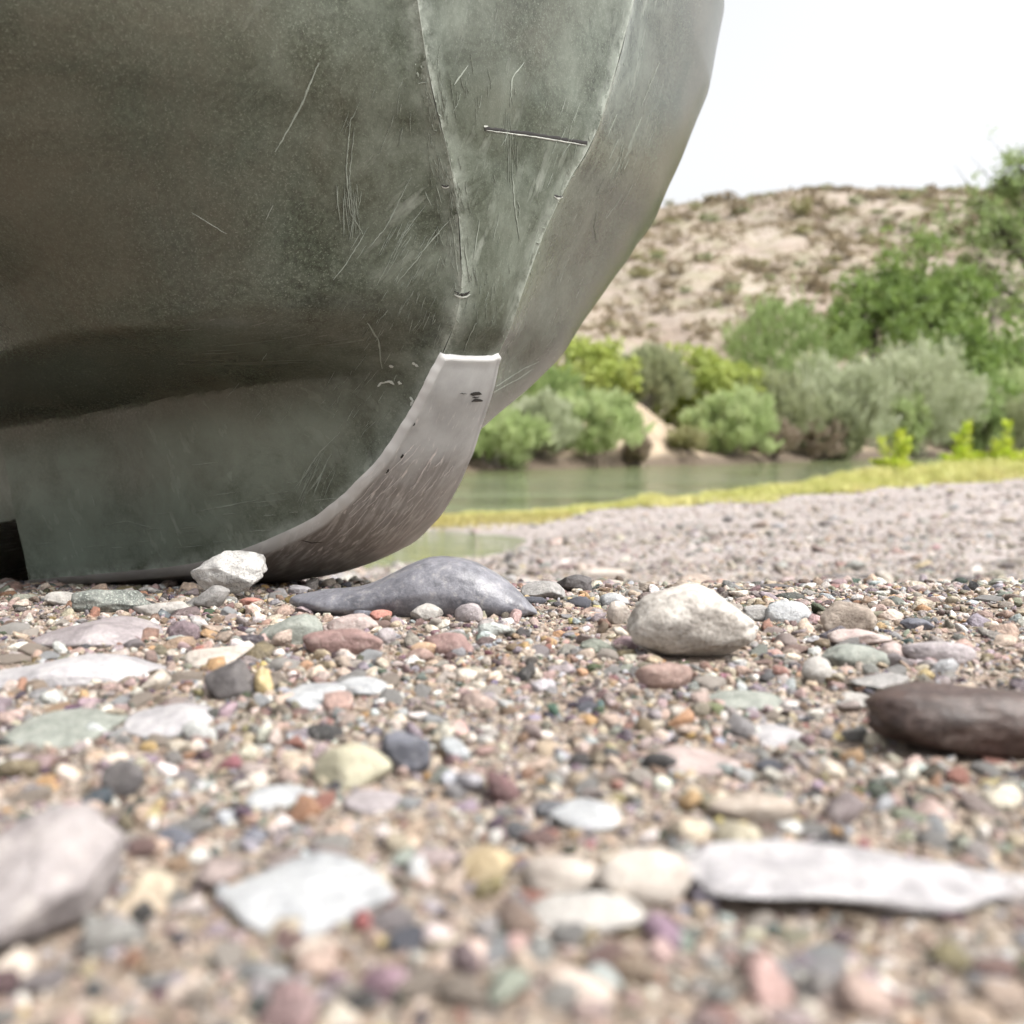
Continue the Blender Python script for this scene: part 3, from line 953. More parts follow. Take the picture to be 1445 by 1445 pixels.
def build_tree(label, seed, d, trunk_px, limbs_px, leafmat, leaves, ls, spread, bark):
    def w(x, y, dd=0.0):
        return Vector(((x - 722.5) / F_PX * (d + dd), d + dd, CAM_Z + (HORIZON - y) / F_PX * (d + dd)))
    b = w(*trunk_px[0][:2]); b.z = ground_h(b.x, b.y) - .1
    trunk = [(b, trunk_px[0][2])] + [(w(x, y), r) for x, y, r in trunk_px[1:]]
    limbs = [([w(*p) for p in pts], r, dn) for pts, r, dn in limbs_px]
    t, l, c = tree_meshes(seed, b, trunk, limbs, leaves, ls, spread)
    root = empty('tree', b)
    tag(root, label, 'tree')
    link('trunk', t, bark, root); link('limbs', l, bark, root); link('crown', c, leafmat, root)
def build_trees():
    # green mesquite with a dark trunk
    build_tree('rounded green tree with a dark forked trunk behind the silvery shrubs', 11, 44,
        [(1228, 560, .20), (1228, 530, .17), (1226, 500, .14), (1230, 470, .10)],
        [([(1228, 505, 0), (1200, 470, 1), (1182, 440, .5)], .09, 3), ([(1226, 500, 0), (1215, 450, -1), (1212, 412, 0)], .08, 3), ([(1230, 470, 0), (1245, 430, 1), (1250, 400, 0)], .08, 3),
         ([(1228, 505, 0), (1192, 488, -1), (1172, 470, -1)], .06, 3), ([(1230, 480, 0), (1262, 450, -1), (1270, 425, 0)], .06, 2)], LEAF['green'], 15, .20, .80, BARK)
    # dense green mass
    build_tree('broad dense green tree between the rounded tree and the tall right hand tree', 12, 48,
        [(1320, 570, .30), (1318, 540, .26), (1312, 505, .2), (1305, 470, .14)],
        [([(1318, 520, 0), (1280, 450, 1), (1262, 400, 0)], .12, 3), ([(1312, 500, 0), (1300, 430, -1), (1292, 375, 0)], .12, 3), ([(1312, 500, 0), (1335, 440, 1), (1338, 400, 0)], .10, 3),
         ([(1318, 520, 0), (1365, 490, -1), (1392, 462, 1)], .10, 3), ([(1318, 530, 0), (1390, 520, 1), (1430, 505, 0)], .10, 3), ([(1318, 530, 0), (1270, 505, -1), (1250, 480, -2)], .10, 3),
         ([(1318, 540, 0), (1350, 530, -2), (1400, 535, -2)], .08, 3), ([(1305, 470, 0), (1310, 430, 2), (1318, 420, 2)], .08, 3), ([(1318, 540, 0), (1290, 525, -2), (1330, 505, -3)], .08, 3)], LEAF['green'], 16, .24, 1.15, BARK)
    # tall open tree at the right edge
    build_tree('tall open crowned tree with dark crooked limbs at the right edge', 13, 52,
        [(1470, 590, .42), (1462, 520, .36), (1452, 440, .30), (1445, 370, .22), (1440, 310, .15)],
        [([(1446, 450, 0), (1410, 412, 1), (1370, 398, 0), (1345, 412, 0)], .24, 2), ([(1446, 380, 0), (1410, 345, -1), (1385, 310, 0), (1372, 280, 0)], .22, 2), ([(1442, 330, 0), (1415, 285, 1), (1398, 262, 0)], .17, 2),
         ([(1440, 310, 0), (1432, 265, 0), (1424, 238, 0)], .16, 2), ([(1446, 380, 0), (1480, 320, 0), (1500, 270, 1)], .13, 3), ([(1452, 440, 0), (1500, 390, -1), (1540, 350, 0)], .15, 3),
         ([(1410, 345, 0), (1365, 345, 1), (1330, 335, 1)], .09, 2), ([(1410, 412, 0), (1390, 380, -1), (1345, 370, 0)], .09, 2), ([(1440, 310, 0), (1462, 260, 0), (1470, 225, 0)], .10, 2),
         ([(1452, 440, 0), (1420, 430, -1), (1385, 455, -1)], .08, 2), ([(1446, 360, 0), (1425, 335, -1), (1405, 330, -1)], .08, 3)], LEAF['mid'], 12, .20, 1.15, BARK)
    build_tree('slim bare grey tree leaning behind the dense green tree', 14, 50,
        [(1398, 560, .12), (1396, 500, .10), (1392, 450, .08), (1398, 400, .05)],
        [([(1392, 450, 0), (1378, 420, 0), (1365, 402, 0)], .05, .0), ([(1394, 470, 0), (1412, 430, 0), (1440, 440, 0)], .05, .0)], LEAF['grey'], 3, .15, .5, BARK_G)
build_trees()

def build_hill_scrub():
    protos = [(shrub_mesh(500 + k, 1.6, 1.05, 26, 12, .17, 'broad', .0), lm) for k, lm in enumerate(['dry', 'olive', 'dry', 'olive', 'grey', 'dry'])]
    rnd = random.Random(9)
    n = 0
    cols = [(860, 'touching the kayak edge'), (910, 'above the vivid bush beside the kayak'), (960, 'above the dull grey green shrub'), (1010, 'above the small round shrub'), (1060, 'above the second vivid bush'), (1110, 'above the soft green tamarisk'), (1160, 'left of the rounded tree'), (1230, 'above the rounded green tree'), (1300, 'above the dense green tree'), (1370, 'left of the tall right hand tree'), (1600, 'behind the tall right hand tree')]
    word = {'dry': 'dry brown', 'olive': 'olive', 'grey': 'grey green'}
    used = set()
    def scrub_label(px, py, y, s, lm):
        row = 'on the hill crest' if y > 138 else ('high on the hill' if py < 325 else ('on the upper slope' if py < 370 else ('halfway up the hill' if py < 420 else ('on the lower slope' if py < 465 else 'at the hill foot'))))
        col = next(w for lim, w in cols if px < lim)
        size = 'tiny' if s < .65 else ('small' if s < .9 else ('middling' if s < 1.2 else 'spreading'))
        return '%s %s shrub %s %s' % (size, word[lm], row, col)
    while n < 290:
        y = 50 + 100 * rnd.random() ** .8
        px = rnd.uniform(780, 1460)
        x = (px - 722.5) / F_PX * y
        if noise.noise(Vector((x * .06, y * .06, 2))) + rnd.uniform(-.5, .5) < 0: continue
        ms, lm = rnd.choice(protos)
        s = rnd.uniform(.5, 1.25) * (1.2 if y > 100 else .9) * (1.5 if rnd.random() < .12 else 1)
        py = HORIZON - (hill_h(x, y) - CAM_Z) / y * F_PX
        for _try in range(25):
            ms, lm = rnd.choice(protos)
            s = rnd.uniform(.5, 1.25) * (1.2 if y > 100 else .9) * (1.5 if rnd.random() < .12 else 1)
            lab = scrub_label(px, py, y, s, lm)
            if lab not in used: break
        used.add(lab)
        put_shrub('desert_shrub', lab, 'shrub', ms, (x, y, hill_h(x, y) - .08), LEAF[lm], BARK_G, rnd.uniform(0, 6.28),
                  (s, s, s * rnd.uniform(.6, 1.0)), 'desert shrubs dotted over the hillside')
        n += 1
build_hill_scrub()
def build_hill_tufts():
    rnd = random.Random(19)
    vs, fs = [], []
    for _ in range(5200):
        y = 48 + 104 * rnd.random() ** .8
        x = (rnd.uniform(700, 1500) - 722.5) / F_PX * y
        if noise.noise(Vector((x * .10, y * .10, 21))) + rnd.gauss(0, .25) < -.08: continue
        z = hill_h(x, y)
        r = rnd.uniform(.16, .48) * (1.2 if y > 100 else 1)
        for k in range(7):
            v = rv(rnd); v.z = abs(v.z) + .25
            leaf(vs, fs, Vector((x, y, z - .05)) + Vector((v.x, v.y, 0)) * r * .5, v, r * rnd.uniform(.9, 1.6), r * .36, rnd)
    o = link('hill_scrub', mesh('hill_scrub', vs, fs, False), LEAF['dry'])
    tag(o, 'fine dry scrub and bunch grass covering the hillside', 'scrub', None, 'stuff')
build_hill_tufts()

# ------------------------------------------------------------------ grass on the near shore, sprouts
def build_grass():
    rnd = random.Random(4)
    vs, fs = [], []
    def blade(x, y, z, h, lean):
        a = rnd.uniform(0, 6.28); w = h * .09 + .003
        dx, dy = math.cos(a), math.sin(a)
        b = len(vs)
        vs.extend([(x - dy * w, y + dx * w, z - .01), (x + dy * w, y - dx * w, z - .01), (x + dx * h * lean, y + dy * h * lean, z + h)])
        fs.append((b, b + 1, b + 2))
    for _ in range(80000):
        x = -.6 + 15 * rnd.random() ** 1.1
        ys = near_shore(x)
        wid = .6 + .52 * max(0, x)
        off = rnd.random() ** 1.2 * wid * (1 + .5 * noise.noise(Vector((x * 1.5, 0, 0))))
        y = ys - off * 1.1 + .06
        pn = noise.noise(Vector((x * 1.1, y * 1.1, 5))) + .5 * noise.noise(Vector((x * 4, y * 4, 2)))
        if pn < -.12 and rnd.random() < .8: continue
        z = ground_h(x, y)
        if z < WATER - .02: continue
        tall = .8 + max(0, pn) * 1.6 + (.7 * sm(3.5, 6.5, x) if pn > .1 else 0)
        blade(x, y, z, rnd.uniform(.02, .06) * (1 + .12 * max(0, x)) * tall, rnd.uniform(.2, .9))
    o = link('shore_grass', mesh('shore_grass', vs, fs, False), LEAF['grass'])
    tag(o, 'low yellow green grass along the near shore of the river', 'grass', None, 'stuff')
    vs, fs = [], []
    for _ in range(11000):
        x = rnd.uniform(-1.7, .45)
        y = 7.58 + .35 * (x + .4) + rnd.gauss(0, .22)
        z = ground_h(x, y)
        if z < WATER - .03: continue
        blade(x, y, z, rnd.uniform(.015, .05), rnd.uniform(.3, 1))
    o = link('spit_grass', mesh('spit_grass', vs, fs, False), LEAF['ochre'])
    tag(o, 'ochre grass on the low spit between the pool and the river', 'grass', None, 'stuff')
build_grass()

def build_sprouts():
    specs = [(1263, 604, 672, 17.5, 4, 'fresh yellow green sprout on the grassy shore, leftmost of the three tall ones'),
             (1357, 596, 664, 20.5, 2, 'fresh yellow green sprout on the grassy shore, middle of the three tall ones'),
             (1413, 595, 664, 20.5, 3, 'fresh yellow green sprout on the grassy shore, rightmost of the three tall ones'),
             (1322, 640, 668, 19.5, 3, 'small bluish green sprout between the left and middle tall sprouts')]
    for i, (px, yt, yb, d, ns, label) in enumerate(specs):
        rnd = random.Random(40 + i)
        x = (px - 722.5) / F_PX * d
        zb = ground_h(x, d)
        H = CAM_Z + (HORIZON - yt) / F_PX * d - zb
        sv, sf, lv, lf = [], [], [], []
        for k in range(ns + 9):
            main = k < ns
            h = H * (1 if k == 0 else rnd.uniform(.6, .9)) * (1 if main else .5)
            ln = Vector((rnd.uniform(-.45, .45) if k else .08, rnd.uniform(-.2, .2), 1)) if main else Vector((rnd.uniform(-1.5, 1.5), rnd.uniform(-.7, .7), .8))
            base = Vector((rnd.gauss(0, .05), rnd.gauss(0, .05), -.03))
            path = [(base + ln * h * f + Vector((0, 0, -.0)), .008 * (1 - .8 * f) + .001) for f in (0, .33, .66, 1)]
            tube(sv, sf, path, 5)
            for j in range(52 if main else 30):
                f = rnd.uniform(.22, 1.0)
                p = base + ln * h * f
                a = rnd.uniform(0, 6.28)
                dd = Vector((math.cos(a), math.sin(a), .25 + .8 * f))
                leaf(lv, lf, p, dd, H * .25 * (1.15 - .5 * f), H * .034, rnd)
        r = empty('sprout', (x, d, zb))
        tag(r, label, 'sprout')
        link('leaves', mesh('leaves', lv, lf, False), LEAF['sprout' if i != 3 else 'pale'], r)
        link('stems', mesh('stems', sv, sf), LEAF['mid'], r)
build_sprouts()
#@@VEG_END

# ------------------------------------------------------------------ stones
def stone_mat(name, c1, c2, speck=None, sp_amt=.35, rough=.75, scale=1.0, vein=None, rel=.8):
    t = NT(name)
    oi = t.n.new('ShaderNodeObjectInfo').outputs['Random']
    c = t.coord('Object', 1.0)
    ad = t.n.new('ShaderNodeVectorMath'); ad.operation = 'ADD'
    t.l.new(c, ad.inputs[0])
    cm = t.n.new('ShaderNodeCombineXYZ'); t.l.new(oi, cm.inputs[0]); t.l.new(oi, cm.inputs[2]); t.l.new(cm.outputs[0], ad.inputs[1])
    v = ad.outputs[0]
    dust = (.44, .39, .33)
    def mute(c, k, dd):
        g = .3 * c[0] + .6 * c[1] + .1 * c[2]
        dd *= min(1.0, .15 + g / .18)
        return tuple((x * .80 + g * .20) * k + d * dd for x, d in zip(c, dust))
    c1 = mute(c1, .84, .09); c2 = mute(c2, .82, .13)
    a = t.noise(v, 60 * scale, 5, .66, .4)
    col = t.ramp(a, [(.30, tuple(x * .8 for x in c1)), (.5, tuple((x + y) / 2 for x, y in zip(c1, c2))), (.70, c2)])
    f = t.noise(v, 620 * scale, 3, .7)
    m = t.noise(v, 190 * scale, 5, .72)
    if speck: col = t.mix(t.ramp(f, [(.54, 0), (.66, sp_amt)]), col, speck)
    if vein:
        w = t.noise(v, 38 * scale, 5, .7, .8)
        col = t.mix(t.ramp(w, [(.485, 0), (.5, .6), (.515, 0)]), col, vein)
    col = t.mix(t.ramp(m, [(.50, 0), (.70, .55)]), col, tuple(x * .42 for x in c1))
    pk = .5 if sum(c2) > .5 else .15
    col = t.mix(t.ramp(m, [(.30, .55), (.46, 0)]), col, tuple((1 - pk) * x + pk * d for x, d in zip(c2, (.55, .51, .45))))
    t.P(Base_Color=col, Roughness=min(.95, rough + .05))
    t.bump(t.math('ADD', t.math('MULTIPLY', f, .5), t.math('MULTIPLY', m, 1.5)), rel, .0016)
    return t.m
SM = {
 'chalk': stone_mat('chalky_white_stone', (.30, .265, .23), (.66, .62, .56), (.16, .135, .12), .6, .85, .8, (.22, .19, .16)),
 'rough': stone_mat('rough_grey_white_stone', (.38, .37, .355), (.62, .61, .59), (.12, .12, .12), .7, .9, 1.2),
 'slate': stone_mat('blue_grey_stone', (.090, .094, .122), (.155, .162, .205), (.30, .30, .33), .3, .32, 1.0, None, .3),
 'maroon': stone_mat('maroon_stone', (.165, .075, .068), (.27, .140, .125), (.40, .26, .24), .35, .6),
 'brown': stone_mat('dark_brown_stone', (.022, .006, .003), (.070, .028, .020), (.22, .17, .15), .3, .40, 1.0, None, .4),
 'redbrown': stone_mat('red_brown_stone', (.17, .085, .062), (.32, .185, .150), (.45, .36, .32), .4, .6),
 'rust': stone_mat('rust_red_stone', (.34, .085, .055), (.48, .17, .11), (.5, .3, .25), .3, .65),
 'green': stone_mat('grey_green_stone', (.135, .160, .135), (.25, .275, .240), (.34, .36, .32), .35, .7),
 'darkgreen': stone_mat('dark_green_speckled_stone', (.070, .085, .078), (.140, .165, .150), (.42, .45, .40), .8, .75, 1.3),
 'mauve': stone_mat('mauve_stone', (.215, .180, .195), (.32, .280, .295), (.48, .42, .44), .3, .55),
 'cornermauve': stone_mat('grey_mauve_stone', (.165, .135, .142), (.30, .27, .272), (.4, .36, .36), .3, .7),
 'lavender': stone_mat('pale_lavender_stone', (.28, .268, .285), (.42, .405, .42), (.34, .30, .36), .3, .6),
 'charcoal': stone_mat('charcoal_stone', (.040, .034, .037), (.085, .074, .078), (.16, .15, .16), .3, .6),
 'navy': stone_mat('dark_blue_grey_stone', (.055, .062, .095), (.115, .125, .170), (.25, .26, .30), .3, .6),
 'yellow': stone_mat('ochre_yellow_stone', (.40, .27, .075), (.55, .41, .15), (.62, .52, .30), .4, .6),
 'ochre': stone_mat('dirty_ochre_stone', (.30, .20, .075), (.46, .35, .17), (.5, .42, .3), .4, .7),
 'bluewhite': stone_mat('pale_blue_grey_stone', (.27, .285, .305), (.40, .415, .43), (.34, .35, .38), .35, .65),
 'white': stone_mat('off_white_stone', (.29, .272, .253), (.43, .408, .38), (.36, .32, .28), .35, .75),
 'cream': stone_mat('cream_pink_stone', (.36, .30, .255), (.52, .46, .40), (.33, .25, .21), .35, .75),
 'pink': stone_mat('pink_stone', (.33, .235, .22), (.48, .39, .36), (.27, .15, .14), .45, .7),
 'olive': stone_mat('olive_tan_stone', (.27, .25, .15), (.42, .39, .26), (.22, .2, .12), .3, .7),
 'tan': stone_mat('tan_brown_stone', (.23, .17, .125), (.38, .31, .25), (.14, .1, .08), .5, .8),
 'grey': stone_mat('mid_grey_stone', (.17, .165, .16), (.30, .29, .285), (.42, .41, .4), .35, .7),
 'orange': stone_mat('orange_stone', (.34, .18, .08), (.48, .30, .16), (.6, .45, .3), .35, .65)}

def ico(sub):
    bm = bmesh.new()
    bmesh.ops.create_icosphere(bm, subdivisions=sub, radius=1)
    v = [x.co.copy() for x in bm.verts]; f = [tuple(y.index for y in p.verts) for p in bm.faces]
    bm.free()
    return v, f
ICO = {k: ico(k) for k in (1, 2, 3, 4, 5)}
def stone_mesh(seed, ext, sub=4, ang=.3, bumpy=.06, boxy=.0, deform=None):
    """ext: full width, depth, height. ang: how strongly flat facets cut the ellipsoid"""
    rnd = random.Random(seed)
    vs, fs = ICO[sub]
    cuts = [(rv(rnd), rnd.uniform(.52, .88)) for _ in range(13)]
    off = Vector((rnd.uniform(-50, 50), rnd.uniform(-50, 50), rnd.uniform(-50, 50)))
    out = []
    for v in vs:
        p = v.copy()
        if boxy:
            m = (abs(p.x) ** 4 + abs(p.y) ** 4 + abs(p.z) ** 4) ** .25
            p = p.lerp(p / m, boxy)
        for n, c in cuts:
            k = p.dot(n) - c
            if k > 0: p -= n * k * min(1, ang * 1.6)
        r = bumpy * (1.5 * noise.noise(v * 1.1 + off) + noise.noise(v * 2.0 + off) + .6 * noise.noise(v * 4.2 + off) + .3 * noise.noise(v * 9 + off))
        if sub >= 4: r += bumpy * .16 * noise.noise(v * 19 + off)
        p *= 1 + r
        out.append(p)
    lo = Vector((min(p.x for p in out), min(p.y for p in out), min(p.z for p in out)))
    hi = Vector((max(p.x for p in out), max(p.y for p in out), max(p.z for p in out)))
    res = []
    for p in out:
        q = Vector([(p[i] - lo[i]) / (hi[i] - lo[i]) * 2 - 1 for i in range(3)])
        if deform: q = deform(q)
        res.append(Vector((q.x * ext[0] / 2, q.y * ext[1] / 2, q.z * ext[2] / 2)))
    return mesh('stone', res, fs)

FOOT = []          # footprints (x, y, rx, ry) to keep loose gravel out of stones
LAND = []          # landmarks for labels
def hero(name, label, box, mat, dr=.75, ang=.3, bumpy=.05, boxy=.0, sink=.22, rz=0.0, tilt=(0, 0), deform=None, cat=None, seed=None, sub=4, hmin=.22, lift=0.0, flat=None):
    x0, y0, x1, y1 = box
    xc = (x0 + x1) / 2
    f = hit_ground(xc, y1 - 2)
    W = (x1 - x0) / F_PX * f.y
    D = W * dr
    cy = f.y + D * .42
    cx = (xc - 722.5) / F_PX * (cy * .35 + f.y * .65)
    g = ground_h(cx, cy)
    zt = CAM_Z + (HORIZON - y0) / F_PX * (cy + .05 * D)
    H = max(zt - g, hmin * W)
    if flat:                                       # thin slab: its far edge reaches the top of its outline
        H = flat * W
        D = max(.35 * W, (CAM_Z - g - H) * F_PX / (y0 - HORIZON) - f.y)
        cy = f.y + D * .5
        g = ground_h(cx, cy)
    Ht = H * (1 + sink)
    me = stone_mesh(seed if seed is not None else int(x0 * 7 + y0 * 13), (W, D, Ht), sub, ang, bumpy, boxy, deform)
    o = link(name, me, SM[mat])
    o.location = (cx, cy, g + H - Ht / 2 + lift)
    o.rotation_euler = (tilt[0], tilt[1], rz)
    tag(o, label, cat or ('pebble' if name == 'pebble' else 'stone'))
    FOOT.append((cx, cy, W * .46, D * .46))
    return o

def taper_right(q):
    k = 1 - .42 * sm(-.1, 1.0, q.x)
    z = q.z * k - .26 * sm(.0, 1.0, q.x)
    if q.x < 0: z -= .10 * q.x * q.x
    return Vector((q.x, q.y * (1 - .4 * sm(0, 1, q.x)), z))
def hump(q):
    # thick low tail to the left, broad hump in the right half
    f = .56 + .44 * sm(-.50, .25, q.x)
    if q.x > .36: f *= 1 - .55 * ((q.x - .36) / .64) ** 2
    z = (q.z + 1) / 2 * f * 2 - 1
    return Vector((q.x, q.y * (.6 + .4 * f), z))
def wedge(q):
    return Vector((q.x, q.y, (q.z + 1) * (.55 + .45 * math.exp(-((q.x - .15) / .6) ** 2)) - 1))
def diamond(q):
    k = 1 - .75 * abs(q.x) ** 1.4
    return Vector((q.x, q.y * max(.12, k) - .1, q.z * (1 - .35 * abs(q.x))))

